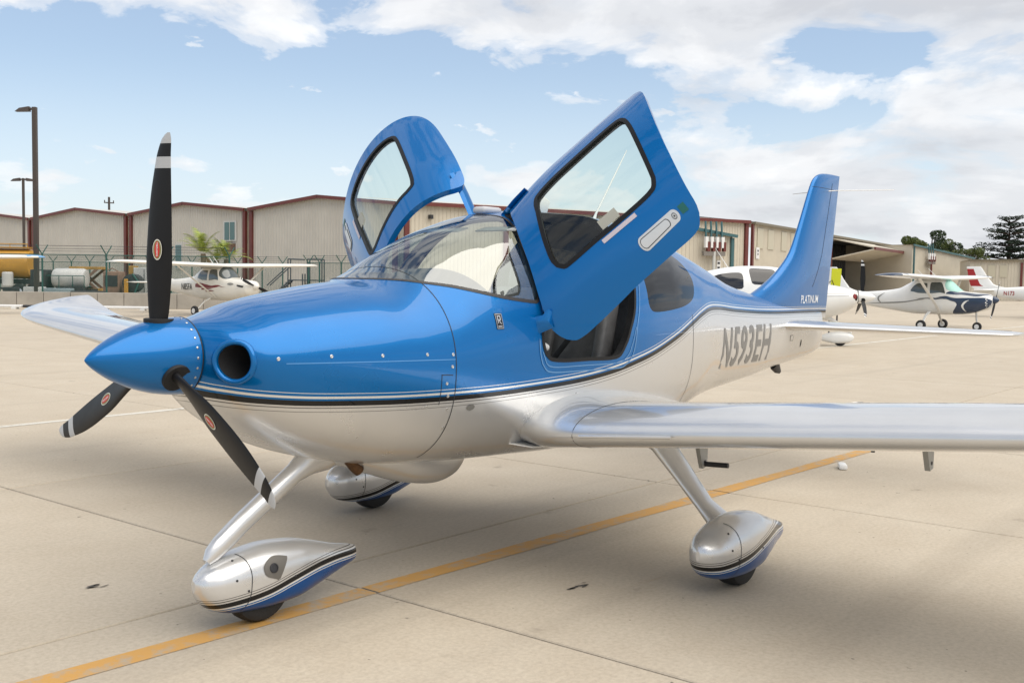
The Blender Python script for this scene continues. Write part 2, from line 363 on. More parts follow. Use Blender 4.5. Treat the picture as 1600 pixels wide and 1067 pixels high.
def text_mesh(txt, size, offset=0.0, shear=0.0, spc=1.0):
    c = bpy.data.curves.new('lettering', 'FONT'); c.body = txt; c.size = size; c.offset = offset; c.shear = shear; c.space_character = spc; c.resolution_u = 3
    o = bpy.data.objects.new('lettering', c); me = bpy.data.meshes.new_from_object(o); bm = bmesh.new(); bm.from_mesh(me)
    bmesh.ops.triangulate(bm, faces=bm.faces)
    for _ in range(3):
        es = [e for e in bm.edges if e.calc_length() > size*.3]
        if not es: break
        bmesh.ops.subdivide_edges(bm, edges=es, cuts=1); bmesh.ops.triangulate(bm, faces=bm.faces)
    V = np.array([v.co[:] for v in bm.verts]); F = [[v.index for v in f.verts] for f in bm.faces]; bm.free(); bpy.data.objects.remove(o); bpy.data.meshes.remove(me)
    V[:, :2] -= V[:, :2].min(0); return V[:, :2], F
# ------------------------------------------------------------------ the low-wing aircraft
FUS = Loft([
(.47,1.475,1.165,.165,1.33,2.0,2.0),(.50,1.482,1.13,.225,1.33,2.0,2.0),(.55,1.495,1.075,.325,1.325,2.0,2.05),(.64,1.520,1.00,.405,1.315,2.05,2.1),
(.80,1.572,.905,.458,1.29,2.15,2.1),(1.0,1.613,.825,.503,1.265,2.25,2.1),(1.3,1.658,.745,.558,1.24,2.3,2.15),(1.46,1.676,.712,.580,1.235,2.28,2.2),
(1.65,1.742,.690,.602,1.235,2.15,2.3),(1.85,1.855,.675,.618,1.24,2.08,2.4),(2.15,1.985,.655,.632,1.26,2.08,2.5),(2.50,2.078,.640,.641,1.27,2.12,2.6),
(2.90,2.120,.620,.645,1.28,2.15,2.6),(3.40,2.125,.610,.635,1.28,2.15,2.6),(3.90,2.085,.625,.585,1.28,2.12,2.5),(4.40,1.985,.695,.500,1.28,2.1,2.4),
(5.00,1.835,.80,.370,1.275,2.1,2.3),(5.50,1.690,.845,.285,1.27,2.1,2.2),(6.00,1.600,.885,.212,1.27,2.1,2.2),(6.50,1.530,.940,.152,1.27,2.1,2.2),
(7.00,1.480,.985,.102,1.26,2.1,2.1),(7.40,1.450,1.03,.062,1.25,2.0,2.0),(7.58,1.430,1.075,.030,1.25,2.0,2.0)])
STRIPE = [(.45,1.17),(.52,1.146),(.68,1.121),(1.10,1.092),(1.63,1.079),(2.316,1.088),(2.92,1.123),(3.35,1.188),(3.80,1.29),(4.21,1.405),(4.42,1.458),(4.6,1.486),(4.8,1.488),(5.26,1.462),(6.08,1.43),(7.3,1.417),(7.75,1.41)]
BLK = (.006, .006, .007); WHT = (.75, .76, .76)
BANDS = [(-.036, (.22, .22, .225), .6), (-.033, SILV, .7), (-.018, (.13, .13, .135), .5), (-.014, SILV, .7), (-.005, BLK, .0), (.019, BLUE, .45), (.029, WHT, .6), (.040, BLUE, .45), (.052, WHT, .6), (.056, BLUE, .45)]
paint = stripe_paint('two_tone_paint', STRIPE, SILV, BLUE, BANDS)
blue = mat('metallic_blue_paint', BLUE, .30, .45, .8, coat_rough=.012, spec=.1); blue.node_tree.nodes['Principled BSDF'].inputs['Coat IOR'].default_value = 1.42
silver = mat('metallic_silver_paint', SILV, .32, .7, 1.0, var=.03, vscale=5, coat_rough=.015)
white_paint = mat('white_gelcoat', (.78, .78, .76), .3, 0, .6, var=.04, vscale=2)
black_rubber = mat('black_rubber', (.007, .007, .008), .5, var=.2, vscale=30, spec=.3)
tyre_m = mat('tyre_rubber', (.016, .016, .017), .7, var=.25, vscale=25, bump=.3, bscale=90)
seam_m = mat('panel_gap', (.012, .016, .022), .6)
metal = mat('bare_metal', (.55, .55, .54), .35, 1.0, var=.1, vscale=20)
dark_metal = mat('dark_metal', (.05, .05, .055), .45, .6)
blade_black = mat('matt_black_blade', (.007, .007, .008), .45, var=.15, vscale=14, spec=.3)
blade_grey = mat('grey_blade_band', (.45, .46, .47), .4)
duct_m = mat('inlet_dark', (.01, .01, .011), .7)
liner_m = mat('cabin_trim', (.20, .20, .195), .8, var=.08, vscale=8)
leather = mat('grey_leather', (.085, .085, .088), .42, var=.25, vscale=9, bump=.35, bscale=18)
dash_m = mat('glareshield', (.11, .112, .11), .7)
wind_glass = glass_mat('windscreen_glass', (.62, .70, .66), 4.0)
door_glass = glass_mat('door_glass', (.83, .90, .85), .9)
rear_glass = glass_mat('smoked_glass', (.05, .05, .05), .9)
white_plastic = mat('white_plastic', (.75, .75, .74), .35)
letter_grey = mat('grey_lettering', (.235, .235, .235), .42, .3)
letter_white = mat('pale_lettering', (.72, .76, .80), .4)
def pant_paint(name, dz): return stripe_paint(name, [(0, .135+dz), (.07, .138+dz), (.16, .146+dz), (.33, .166+dz), (.49, .200+dz), (.62, .222+dz), (.76, .232+dz), (.97, .230+dz), (1.02, .230+dz)], (.001, .075, .29), SILV,
    [(-.042, WHT, .5), (-.037, BLUE, .45), (-.030, WHT, .5), (-.021, BLK, 0), (.004, SILV, .7), (.012, (.08, .08, .08), .4), (.016, SILV, .7), (.024, (.08, .08, .08), .4), (.027, SILV, .7)], metal_low=.45, metal_high=.7)
NOSE_PANT, MAIN_PANT = pant_paint('nose_fairing_paint', .012), pant_paint('main_fairing_paint', .040)
def mirror_poly(P): Q = np.array(P, float).copy(); Q[:, 1] *= -1; return Q[::-1]
OPEN_P = smooth_poly([(2.36,-1.52),(2.40,-1.573),(2.53,-1.592),(2.75,-1.60),(3.01,-1.607),(3.12,-1.59),(3.19,-1.53),(3.231,-1.455),(3.308,-1.297),(3.38,-.99),(3.44,-.55),(3.455,-.30),(3.40,-.20),(3.1,-.19),(2.75,-.20),(2.60,-.22),(2.555,-.34),(2.53,-.57),(2.475,-.93),(2.41,-1.2),(2.372,-1.33),(2.35,-1.43)])
DOOR_P = smooth_poly([(2.515,-.10),(2.565,-.025),(2.75,-.008),(3.05,-.008),(3.30,-.02),(3.44,-.07),(3.51,-.165),(3.53,-.32),(3.505,-.58),(3.44,-.99),(3.39,-1.29),(3.37,-1.43),(3.335,-1.505),(3.27,-1.55),(3.06,-1.56),(2.78,-1.572),(2.56,-1.58),(2.45,-1.58),(2.39,-1.565),(2.352,-1.5),(2.34,-1.39),(2.38,-1.24),(2.46,-.93),(2.505,-.57),(2.51,-.28)])
DWIN_P = smooth_poly([(2.685,-.52),(2.74,-.465),(3.0,-.44),(3.275,-.43),(3.345,-.47),(3.358,-.60),(3.335,-.82),(3.295,-1.06),(3.27,-1.14),(3.21,-1.18),(2.97,-1.19),(2.66,-1.18),(2.60,-1.155),(2.578,-1.08),(2.605,-.92),(2.64,-.76),(2.665,-.64)])
WIND_P = smooth_poly([(1.505,0),(1.555,-.29),(1.68,-.60),(1.842,-.861),(2.062,-1.066),(2.294,-1.175),(2.352,-1.178),(2.372,-1.12),(2.384,-.924),(2.429,-.671),(2.50,-.42),(2.53,-.25),(2.50,-.12),(2.48,0),(2.50,.12),(2.53,.25),(2.50,.42),(2.429,.671),(2.384,.924),(2.372,1.12),(2.352,1.178),(2.294,1.175),(2.062,1.066),(1.842,.861),(1.68,.60),(1.555,.29)])
REAR_P = smooth_poly([(3.495,-1.19),(3.49,-1.27),(3.52,-1.325),(3.62,-1.335),(3.85,-1.31),(4.057,-1.269),(4.22,-1.20),(4.31,-1.10),(4.36,-.95),(4.33,-.80),(4.22,-.70),(4.0,-.66),(3.75,-.66),(3.58,-.70),(3.52,-.82),(3.50,-1.0)])
DR = np.array([[0.3349930548859056, 0.8515261363943871, -0.40333967349549976], [-0.6899669047575578, 0.5132162884597662, 0.5104456010182252], [0.6416582606944944, 0.10729529484944661, 0.7594487449365405]])
DA = np.array([2.56, -0.20387229, 2.05269305]); DB = np.array([2.54190521, -0.27462515, 2.11091301])
DR2 = np.array([[0.41809992, 0.83164482, -0.36545772], [-0.74769271, 0.54353219, 0.3814818], [0.5158954, 0.11375256, 0.84906554]]); DB2 = np.array([2.43, -0.272586, 2.235])
def x_of(y, z):
    a, b = .4705, .75
    def g(x):
        zt, zb, w, zw, nu, nl = [float(f(x)) for f in FUS.F]; n = nu if z >= zw else nl; h = zt-zw if z >= zw else zw-zb
        return (abs(y)/w)**n+(abs(z-zw)/h)**n-1
    for _ in range(40):
        c = (a+b)/2
        if g(c) > 0: a = c
        else: b = c
    return (a+b)/2
def inlet_poly(side):
    P = []
    for k in range(36):
        th = 2*math.pi*k/36; y = side*(.292+.078*math.cos(th)); z = 1.312+.088*math.sin(th)*(1 if math.sin(th) > 0 else 1.02); x = x_of(y, z); P.append((x, float(FUS.t_of(x, z, side))))
    P = np.array(P)
    # exact angle from the y coordinate keeps the ring closed near the waist
    return P
def ogive(x, Lg=.462, R=.176): u = min(max(x/Lg, 0), 1); return R*math.sin(math.pi/2*u**.80)**.97
PANT = [(0,.268,.212,.012,.24,2,2),(.012,.288,.19,.038,.24,2,2),(.04,.318,.150,.068,.238,2,2.2),(.10,.356,.105,.102,.235,2.1,2.5),(.22,.395,.078,.125,.23,2.2,2.9),(.38,.415,.070,.133,.225,2.2,3.1),(.55,.400,.076,.122,.225,2.2,3.0),(.70,.358,.102,.095,.23,2.1,2.6),(.85,.306,.140,.060,.23,2,2.3),(.97,.268,.170,.033,.225,2,2),(1.0,.258,.180,.020,.222,2,2)]

def prop_blade(par, hub, phi, m_black, m_grey, decal=True, R0=.99, pitch=0.0):
    rs = [.12,.16,.2,.3,.45,.6,.72,.80,.83,.835,.885,.89,.938,.943,.965,.982,.99]
    ch = pchip([.12,.2,.3,.45,.6,.72,.83,.90,.95,.975,.99], [.066,.096,.118,.143,.140,.128,.106,.088,.068,.048,.018])
    ld = pchip([.12,.2,.3,.45,.6,.72,.83,.90,.95,.975,.99], [.033,.047,.058,.071,.067,.056,.036,.019,-.003,-.020,-.045])
    th = pchip([.12,.2,.3,.45,.7,.99], [.75,.34,.2,.13,.09,.07]); be = pchip([.12,.3,.5,.75,.99], [.62+pitch,.42+pitch,.26+pitch,.16+pitch,.12+pitch])
    rs = sorted(set(rs+list(np.linspace(.12, .96, 30)))); er = np.array([0, math.sin(phi), math.cos(phi)]); et = np.array([0, math.cos(phi), -math.sin(phi)]); fx = np.array([-1., 0, 0])
    V, F, fm = [], [], []; pn = 13
    for r in rs:
        b = float(be(r)); cdir = et*math.cos(b)+fx*math.sin(b); nd = -et*math.sin(b)+fx*math.cos(b); pf = foil(pn, float(th(r)), .03)
        for u, v in pf: V.append(np.array(hub)+er*r*R0/.99+cdir*(float(ld(r))-u*float(ch(r)))+nd*v*float(ch(r)))
    m_ = 2*pn-1
    for i in range(len(rs)-1):
        rm = (rs[i]+rs[i+1])/2; g = 1 if (.8325 < rm < .8875 or rm > .9405) else 0
        for k in range(m_): F.append((i*m_+k, i*m_+(k+1) % m_, (i+1)*m_+(k+1) % m_, (i+1)*m_+k)); fm.append(g)
    F.append(tuple((len(rs)-1)*m_+k for k in range(m_))); fm.append(1)
    o = mk('propeller_blade', V, F, None, par, True, fmat=fm, mats=[m_black, m_grey], ang=60, fix=True)
    if decal:
        r = .477; b = float(be(r)); cdir = et*math.cos(b)+fx*math.sin(b); nd = -et*math.sin(b)+fx*math.cos(b); c0 = np.array(hub)+er*r+cdir*(float(ld(r))-.5*float(ch(r)))+nd*(float(ch(r))*.0625+.005)
        def oval(ra, rb, off, name, m):
            vs_ = [c0+nd*off]+[c0+nd*off+er*ra*math.cos(a)+cdir*rb*math.sin(a) for a in np.linspace(0, 2*math.pi, 33)[:-1]]
            return mk(name, vs_, [(0, 1+k, 1+(k+1) % 32) for k in range(32)], m, o, False)
        oval(.046, .026, 0, 'maker_badge', mat('badge_cream', (.72, .70, .62), .5)); oval(.041, .0225, .0006, 'badge_rim', mat('badge_olive', (.22, .20, .07), .5)); oval(.036, .0145, .0012, 'badge_centre', mat('badge_red', (.55, .03, .02), .5))
        T, TF = text_mesh('HARTZELL', .0125, .0003); T = T-T.mean(0); T[:, 0] *= 1.05
        mk('badge_lettering', [c0+nd*.0018+er*p[0]+cdir*p[1] for p in T], TF, white_plastic, o, False)
    return o

def wheel(par, c, r, w, hub_m=None):
    prof = [(-w/2, r*.55), (-w/2, r*.80), (-w*.42, r*.93), (-w*.22, r*.99), (0, r), (w*.22, r*.99), (w*.42, r*.93), (w/2, r*.80), (w/2, r*.55)]
    t = MB().lathe(prof, c, (0, 1, 0), 36).obj('tyre', tyre_m, par, True)
    if hub_m: MB().lathe([(-w/2-.004, .01), (-w/2-.006, r*.5), (-w/2+.01, r*.56), (w/2-.01, r*.56), (w/2+.006, r*.5), (w/2+.004, .01)], c, (0, 1, 0), 24).obj('rim', hub_m, t, True)
    return t
def pant(par, loc, name='wheel_fairing', m=None, wide=1.0, tall=1.0):
    lf = Loft([(a, .23+(b-.23)*tall if b > .27 else b, c, d*wide, e, f, g) for a, b, c, d, e, f, g in PANT]); o = lf.grid(name, m, par, np.concatenate([np.linspace(0, .1, 12)**1.0, np.linspace(.12, 1.0, 40)]), 48); o.location = loc
    return o, lf
def pant_detail(o, lf, side, cover=True):
    def rb(P, w, nm='panel_gap'):
        V, F, nr = ribbon(lf, P, w, .0012, closed=False); return mk(nm, V, F, seam_m, o, True, nrm=nr)
    rb([(.19+.05*math.sin(a*1.2), side*a) for a in np.linspace(.25, 2.5, 30)], .004)
    for x, z in ((.17, .345), (.22, .20), (.50, .215), (.16, .26)):
        t = float(lf.t_of(x, z, side)); p = lf.S(x, t); n = lf.NRM(np.array([x]), np.array([t]))[0]; MB().lathe([(0, .006), (.002, .006), (.003, .003)], p, n, 10).obj('fastener', dark_metal, o, True)
    if cover:
        P = np.array([(x, float(lf.t_of(x, z, side))) for x, z in [(.315, .305), (.37, .335), (.44, .325), (.455, .31), (.40, .225), (.385, .22), (.33, .245), (.31, .27)]])
        V, F, nr = patch(lf, smooth_poly(P, .012), step=.02, off=.0025); mk('access_plate', V, F, mat('dull_plate', (.17, .16, .145), .5, .5), o, True, nrm=nr)
        t = float(lf.t_of(.365, .282, side)); p = lf.S(.365, t); n = lf.NRM(np.array([.365]), np.array([t]))[0]
        MB().lathe([(0, .024), (.006, .024), (.007, .018), (.004, .017), (.004, .002)], p, n, 20).obj('axle_cap', dark_metal, o, True)

def low_wing_plane(root, hero, M):
    """spinner tip above the root, x aft, y starboard, z up"""
    fp = M['fus']; wingm = M['wing']
    # --- skin of the body, cut along its windows and door openings
    xs = np.concatenate([np.linspace(.47, .72, 26 if hero else 8), np.arange(.75, 1.65, .03 if hero else .09), [1.67], np.arange(1.70, 4.16, .032 if hero else .09), [4.18], np.arange(4.22, 7.55, .045 if hero else .12), [7.58]])
    ts = np.linspace(-math.pi, math.pi, 145 if hero else 57)
    G = np.array([(x, t) for x in xs for t in ts])
    if hero: cuts = {'windscreen': WIND_P, 'open_p': OPEN_P, 'open_s': mirror_poly(OPEN_P), 'rear_p': REAR_P, 'rear_s': mirror_poly(REAR_P), 'in_p': inlet_poly(-1), 'in_s': inlet_poly(1)}
    else: cuts = {'windscreen': WIND_P, 'dw_p': DWIN_P, 'dw_s': mirror_poly(DWIN_P), 'rear_p': REAR_P, 'rear_s': mirror_poly(REAR_P), 'in_p': inlet_poly(-1), 'in_s': inlet_poly(1)}
    if not hero: cuts = {k: v[::3] for k, v in cuts.items()}
    G = drop_near(G, list(cuts.values()), .011 if hero else .02)
    V2, F = cdt(G, list(cuts.values())); C = np.array([V2[list(f)].mean(0) for f in F]); cls = np.full(len(F), '', dtype=object)
    for k, P in cuts.items(): cls[inpoly(P, C)] = k
    body = cls == ''
    cls[body & (C[:, 0] < 1.67)] = 'engine_cowling'; cls[body & (C[:, 0] >= 1.67) & (C[:, 0] < 4.18)] = 'cabin_shell'; cls[body & (C[:, 0] >= 4.18)] = 'tail_cone'
    def piece(nm, key, m, off=0.0):
        v2, f = compact(V2, [q for q, c in zip(F, cls) if c == key]); V = FUS.S(v2[:, 0], v2[:, 1]); nr = FUS.NRM(v2[:, 0], v2[:, 1]); return mk(nm, V+nr*off, orient(V, nr, f), m, root, True, nrm=nr), v2, f
    cowl, _, _ = piece('engine_cowling', 'engine_cowling', fp); shell, sv, sf = piece('cabin_shell', 'cabin_shell', fp); tail, _, _ = piece('tail_cone', 'tail_cone', fp)
    wsc, _, _ = piece('windscreen', 'windscreen', M['glass'])
    for s_ in ('p', 's'): piece('rear_window', 'rear_'+s_, M['rear'])
    if not hero:
        for s_ in ('p', 's'): piece('door_window', 'dw_'+s_, M['rear'])
    def strip(P, w, nm, m, par, off=.0015, closed=True, shift=0.0):
        V, Fr, nr = ribbon(FUS, P, w, off, closed, shift); return mk(nm, V, Fr, m, par, True, nrm=nr)
    # --- spinner and propeller
    hub = (.352, 0, 1.3275)
    sp = MB().lathe([(x, ogive(x)) for x in np.concatenate([[0, .003, .008, .016], np.linspace(.03, .462, 26)])], (0, 0, 1.3275), (1, 0, 0), 48).obj('spinner', M['spin'], root, True)
    MB().lathe([(.462, .177), (.4655, .1775), (.469, .176)], (0, 0, 1.3275), (1, 0, 0), 40).obj('spinner_back_plate', seam_m, sp, True)
    ph0 = M.get('phase', math.radians(-1.5))
    for k in range(3):
        ph = ph0+k*2*math.pi/3; prop_blade(root, hub, ph, blade_black, blade_grey if hero else white_plastic, hero, .99, M.get('pitch', 0.0))
        er = np.array([0, math.sin(ph), math.cos(ph)]); r = ogive(.352); MB().lathe([(r-.06, .058), (r-.006, .066), (r+.003, .065), (r+.003, .02)], np.array(hub), er, 28).obj('blade_socket', duct_m, sp, True)
    # --- wings
    for s_, nm in ((-1, 'port'), (1, 'starboard')):
        sec = [(.25,2.34,.86,1.90,.150,.03),(.45,2.31,.858,1.98,.156,.03),(.55,2.28,.858,2.00,.163,.03),(.61,2.255,.859,1.97,.164,.03),(.67,2.23,.861,1.88,.161,.03),(.75,2.212,.864,1.75,.156,.03),(.84,2.202,.869,1.645,.153,.03),(.95,2.20,.877,1.57,.151,.03),(1.15,2.21,.896,1.51,.151,.03),(2.6,2.235,1.03,1.35,.15,.025),(3.3,2.25,1.094,1.26,.145,.02),(5.0,2.32,1.25,1.03,.125,.01),(5.30,2.36,1.28,.97,.115,.0),(5.52,2.43,1.305,.88,.105,-.04),(5.68,2.53,1.33,.77,.09,-.10),(5.78,2.66,1.355,.63,.075,-.16),(5.835,2.80,1.38,.48,.06,-.2)]
        WSEC = sec; wsec = [((x, s_*y, z), c, t, i) for y, x, z, c, t, i in sec]
        surf(['wing', 'flap', 'aileron'], wsec, (0, 0, 1), wingm, root, .74, {'flap': (8, 10), 'aileron': (10, 11)}, .022, 24, refine=4 if hero else 1)
    # --- tail
    fin = [(1.36,5.55,.02),(1.46,5.72,.085),(1.54,5.96,.095),(1.60,6.14,.10),(1.66,6.31,.105),(1.74,6.50,.11),(1.85,6.70,.115),(1.97,6.86,.12),(2.2,7.02,.12),(2.45,7.17,.12),(2.58,7.25,.12),(2.66,7.31,.115),(2.71,7.39,.10),(2.738,7.50,.07),(2.748,7.62,.04)]
    fsec = [((x, 0, z), 7.71+(z-1.4)*.178-x, t, 0) for z, x, t in fin]
    surf(['fin', 'rudder'], fsec, (0, 1, 0), fp, root, .66, {'rudder': (4, 11)}, 0.0, 24, refine=3 if hero else 1)
    TSEC = lambda s_: [((6.40,s_*.03,1.315),1.02,.11,0),((6.50,s_*.18,1.312),.90,.105,0),((6.56,s_*.32,1.31),.83,.10,0),((6.76,s_*1.65,1.30),.58,.10,0),((6.79,s_*1.86,1.30),.55,.09,0),((6.83,s_*1.93,1.30),.50,.07,0),((6.92,s_*1.965,1.30),.38,.05,0)]
    for s_ in (-1, 1):
        surf(['tailplane', 'elevator'], TSEC(s_), (0, 0, 1), wingm, root, .60, {'elevator': (2, 4)}, 0.0, 18, refine=4 if hero else 1)
    # --- landing gear
    for s_ in (-1, 1):
        MB().tube([(3.02, s_*.86, .90), (3.03, s_*.95, .80), (3.04, s_*1.0, .74), (3.06, s_*1.15, .56), (3.07, s_*1.27, .42), (3.08, s_*1.36, .34), (3.08, s_*1.43, .28)], [(.26, .12), (.19, .06), (.125, .040), (.102, .034), (.088, .034), (.11, .05), (.15, .06)], 20, ref=(1, 0, 0)).obj('main_gear_leg', silver if hero else wingm, root, True, 60)
        o, lf = pant(root, (2.63, s_*1.477, 0), m=M['pant'][1 if s_ < 0 else -1], wide=1.05)
        if hero: pant_detail(o, lf, -1 if s_ < 0 else -1, False)
        wheel(root, (3.06, s_*1.477, .19), .19, .15)
    MB().tube([(.60, 0, .345), (.63, 0, .375), (.68, 0, .415), (.80, 0, .50), (1.12, 0, .70), (1.20, 0, .745), (1.27, 0, .785), (1.36, 0, .86)], [(.022, .02), (.042, .036), (.050, .042), (.051, .043), (.053, .046), (.075, .05), (.12, .06), (.17, .08)], 20, ref=(.6, 0, -.8)).obj('nose_gear_leg', silver if hero else wingm, root, True, 60)
    o, lf = pant(root, (.53, 0, 0), m=M['pant'][0], tall=.86)
    if hero: pant_detail(o, lf, -1)
    wheel(root, (.89, 0, .175), .175, .13)
    if not hero: return
    # --- belly fairing over the exhaust
    bel = Loft([(1.30,.80,.735,.03,.77,2,2),(1.42,.80,.70,.13,.77,2,2),(1.65,.80,.62,.19,.75,2,2.2),(1.90,.80,.545,.21,.73,2,2.4),(2.08,.80,.520,.20,.72,2,2.4),(2.20,.80,.535,.185,.72,2,2.2),(2.26,.80,.58,.16,.73,2,2),(2.275,.80,.64,.13,.74,2,2)])
    bel.grid('exhaust_fairing', silver, root, np.linspace(1.30, 2.275, 44), 48)
    MB().tube([(1.40, -.08, .76), (1.455, -.085, .70), (1.485, -.088, .675)], [.030, .031, .031], 20).obj('exhaust_pipe', mat('burnt_steel', (.11, .06, .03), .5, .8, var=.4, vscale=30), root, True)
    # --- air inlets
    for s_, key in ((-1, 'in_p'), (1, 'in_s')):
        P = cuts[key]; R3 = FUS.S(P[:, 0], P[:, 1]); c = R3.mean(0)
        n = len(R3); seg = 10; V, Fq = [], []
        nr_ = FUS.NRM(P[:, 0], P[:, 1])
        for i in range(n):
            rad = R3[i]-c; rad[0] = 0; rad /= np.linalg.norm(rad)
            for k in range(seg):
                a = 2*math.pi*k/seg; V.append(R3[i]+rad*.013*math.cos(a)+np.array([-1, 0, 0])*.017*math.sin(a)+np.array([.004, 0, 0]))
        for i in range(n):
            for k in range(seg): Fq.append((i*seg+k, i*seg+(k+1) % seg, ((i+1) % n)*seg+(k+1) % seg, ((i+1) % n)*seg+k))
        lip = mk('inlet_lip', V, Fq, blue, cowl, True, fix=True, ang=80)
        V = list(R3)+[c+(p-c)*[0, .9, .9]+np.array([.14, 0, 0]) for p in R3]+[c+(p-c)*[0, .8, .8]+np.array([.30, 0, 0]) for p in R3]
        Fq = [(a*n+i, a*n+(i+1) % n, (a+1)*n+(i+1) % n, (a+1)*n+i) for a in range(2) for i in range(n)]+[tuple(2*n+i for i in range(n))]
        mk('inlet_duct', V, Fq, duct_m, cowl, True, ang=80)
    # --- joints, fasteners, lettering on the skin
    strip([(1.67, t) for t in np.linspace(-2.62, 2.62, 120)], .005, 'cowl_joint', seam_m, cowl, .0012, False)
    for s_ in (-1, 1):
        strip([(4.18, s_*t) for t in np.linspace(1.34, 2.3, 30)], .005, 'tail_joint', seam_m, tail, .0012, False)
        strip([(x, float(FUS.t_of(x, z, s_))) for x, z in zip(np.linspace(.72, 1.665, 30), np.linspace(1.303, 1.285, 30))], .0045, 'cowl_split_line', mat('pale_gap', (.10, .30, .62), .4, .3), cowl, .0012, False)
        strip([(.50+.17*k/8, float(FUS.t_of(.50+.17*k/8, 1.30, s_))) for k in range(0)] or [(1.572, s_*1.602), (1.605, s_*1.602), (1.649, s_*1.605)], .004, 'hatch_line', seam_m, cowl, .0012, False)
        strip([(1.575, s_*a) for a in np.linspace(1.602, 1.86, 12)], .004, 'hatch_line', seam_m, cowl, .0012, False)
        for x, z in ((.686, 1.325), (.942, 1.328), (1.217, 1.321), (1.485, 1.316), (1.652, 1.31), (1.644, 1.249), (1.61, 1.165), (1.625, 1.10), (1.64, 1.03), (1.655, .93), (1.50, 1.05)):
            t = float(FUS.t_of(x, z, s_)); p = FUS.S(x, t); n = FUS.NRM(np.array([x]), np.array([t]))[0]
            MB().lathe([(-.001, .0085), (.0018, .0085), (.0026, .006), (.0014, .0045), (.0014, .001)], p, n, 14).obj('fastener', metal, cowl, True)
    for th in np.linspace(0, 2*math.pi, 25)[:-1]:
        x = .440; r = ogive(x); d = np.array([0, math.sin(th), math.cos(th)]); MB().lathe([(0, .006), (.002, .006), (.0035, .003)], np.array([x, 0, 1.3275])+d*(r-.0005), d, 10).obj('screw', metal, sp, True)
    strip(WIND_P, .020, 'windscreen_seal', mat('brown_black_seal', (.03, .026, .024), .45), wsc, .002, True, 0)
    def ysurf(x, z, s_=-1, off=.002):
        t = FUS.t_of(x, z, s_); return FUS.S(x, t)+FUS.NRM(x, t)*off
    T, TF = text_mesh('N593EH', .42, .007, 0, 1.12); sx, sz = (6.10-4.90)/T[:, 0].max(), .315/T[:, 1].max()
    for s_, off_, mm in ((-1, .0022, letter_grey),):
        X = 4.90+T[:, 0]*sx+ .03*(T[:, 1]*sz/.315-.5); Z = 1.035+T[:, 1]*sz+(X-4.9)*.0
        V = ysurf(X, Z, s_, off_); mk('registration_lettering', V, TF, mm, tail, False)
        V = ysurf(X+.012, Z-.008, s_, .0012); mk('registration_shadow', V, TF, mat('lettering_shadow', (.40, .40, .40), .4, .5), tail, False)
    # badge, drain plate, small marks
    def plate(x0, x1, z0, z1, nm, m, par, off=.003, s_=-1, rnd=.0):
        P = np.array([(x, float(FUS.t_of(x, z, s_))) for x, z in ((x0, z0), (x1, z0), (x1, z1), (x0, z1))]); P = np.vstack([P[i]+(P[(i+1) % 4]-P[i])*k/6 for i in range(4) for k in range(6)])
        V, F_, nr = patch(FUS, P, step=.05, off=off); return mk(nm, V, F_, m, par, True, nrm=nr)
    b = plate(1.985, 2.037, 1.428, 1.512, 'maker_plate', mat('plate_black', (.012, .012, .014), .3), shell)
    pm = mat('plate_chrome', (.6, .6, .6), .3, .8)
    for q in ((1.988, 2.034, 1.506, 1.509), (1.988, 2.034, 1.431, 1.434), (1.987, 1.990, 1.434, 1.506), (2.032, 2.035, 1.434, 1.506), (1.996, 2.026, 1.440, 1.446)): plate(*q, 'plate_mark', pm, shell, .0042)
    for pl_ in ([(1.998, 1.46), (2.004, 1.46), (2.004, 1.50), (1.998, 1.50)], [(2.004, 1.494), (2.022, 1.494), (2.024, 1.50), (2.004, 1.50)], [(2.016, 1.478), (2.023, 1.478), (2.023, 1.50), (2.017, 1.50)], [(2.004, 1.474), (2.022, 1.474), (2.022, 1.480), (2.004, 1.480)], [(2.006, 1.474), (2.013, 1.474), (2.025, 1.455), (2.018, 1.455)]):
        V = ysurf(np.array([p[0] for p in pl_]), np.array([p[1] for p in pl_]), -1, .0045); mk('plate_mark', V, [(0, 1, 2, 3)], pm, shell, False)
    P = np.array([(1.798+.028*math.cos(a), float(FUS.t_of(1.798+.028*math.cos(a), 1.029+.016*math.sin(a), -1))) for a in np.linspace(0, 2*math.pi, 25)[:-1]])
    V, F_, nr = patch(FUS, P, step=.05, off=.003); mk('drain_cover', V, F_, mat('drain_grey', (.22, .22, .21), .5, .5), shell, True, nrm=nr)
    plate(6.62, 6.70, 1.175, 1.225, 'access_panel', seam_m, tail, .0012); plate(6.627, 6.693, 1.179, 1.221, 'access_panel', silver, tail, .002)
    P = np.array([(6.93+.012*math.cos(a), float(FUS.t_of(6.93+.012*math.cos(a), 1.14+.035*math.sin(a), -1))) for a in np.linspace(0, 2*math.pi, 17)[:-1]]); V, F_, nr = patch(FUS, P, step=.05, off=.002); mk('drain_hole', V, F_, duct_m, tail, True, nrm=nr)
    MB().tube([(6.62, 0, .97), (6.66, 0, .92), (6.72, 0, .885)], [(.09, .03), (.055, .022), (.02, .012)], 14, ref=(1, 0, 0)).obj('tail_skid', dark_metal, root, True)
    # step vane and drains under the belly
    MB().add([(2.28, -.455, .775), (2.50, -.44, .765), (2.46, -.60, .755), (2.34, -.58, .76), (2.28, -.455, .768), (2.50, -.44, .758), (2.46, -.60, .748), (2.34, -.58, .753)], [(0, 1, 2, 3), (7, 6, 5, 4), (0, 4, 5, 1), (1, 5, 6, 2), (2, 6, 7, 3), (3, 7, 4, 0)]).obj('boarding_step', white_plastic, root)
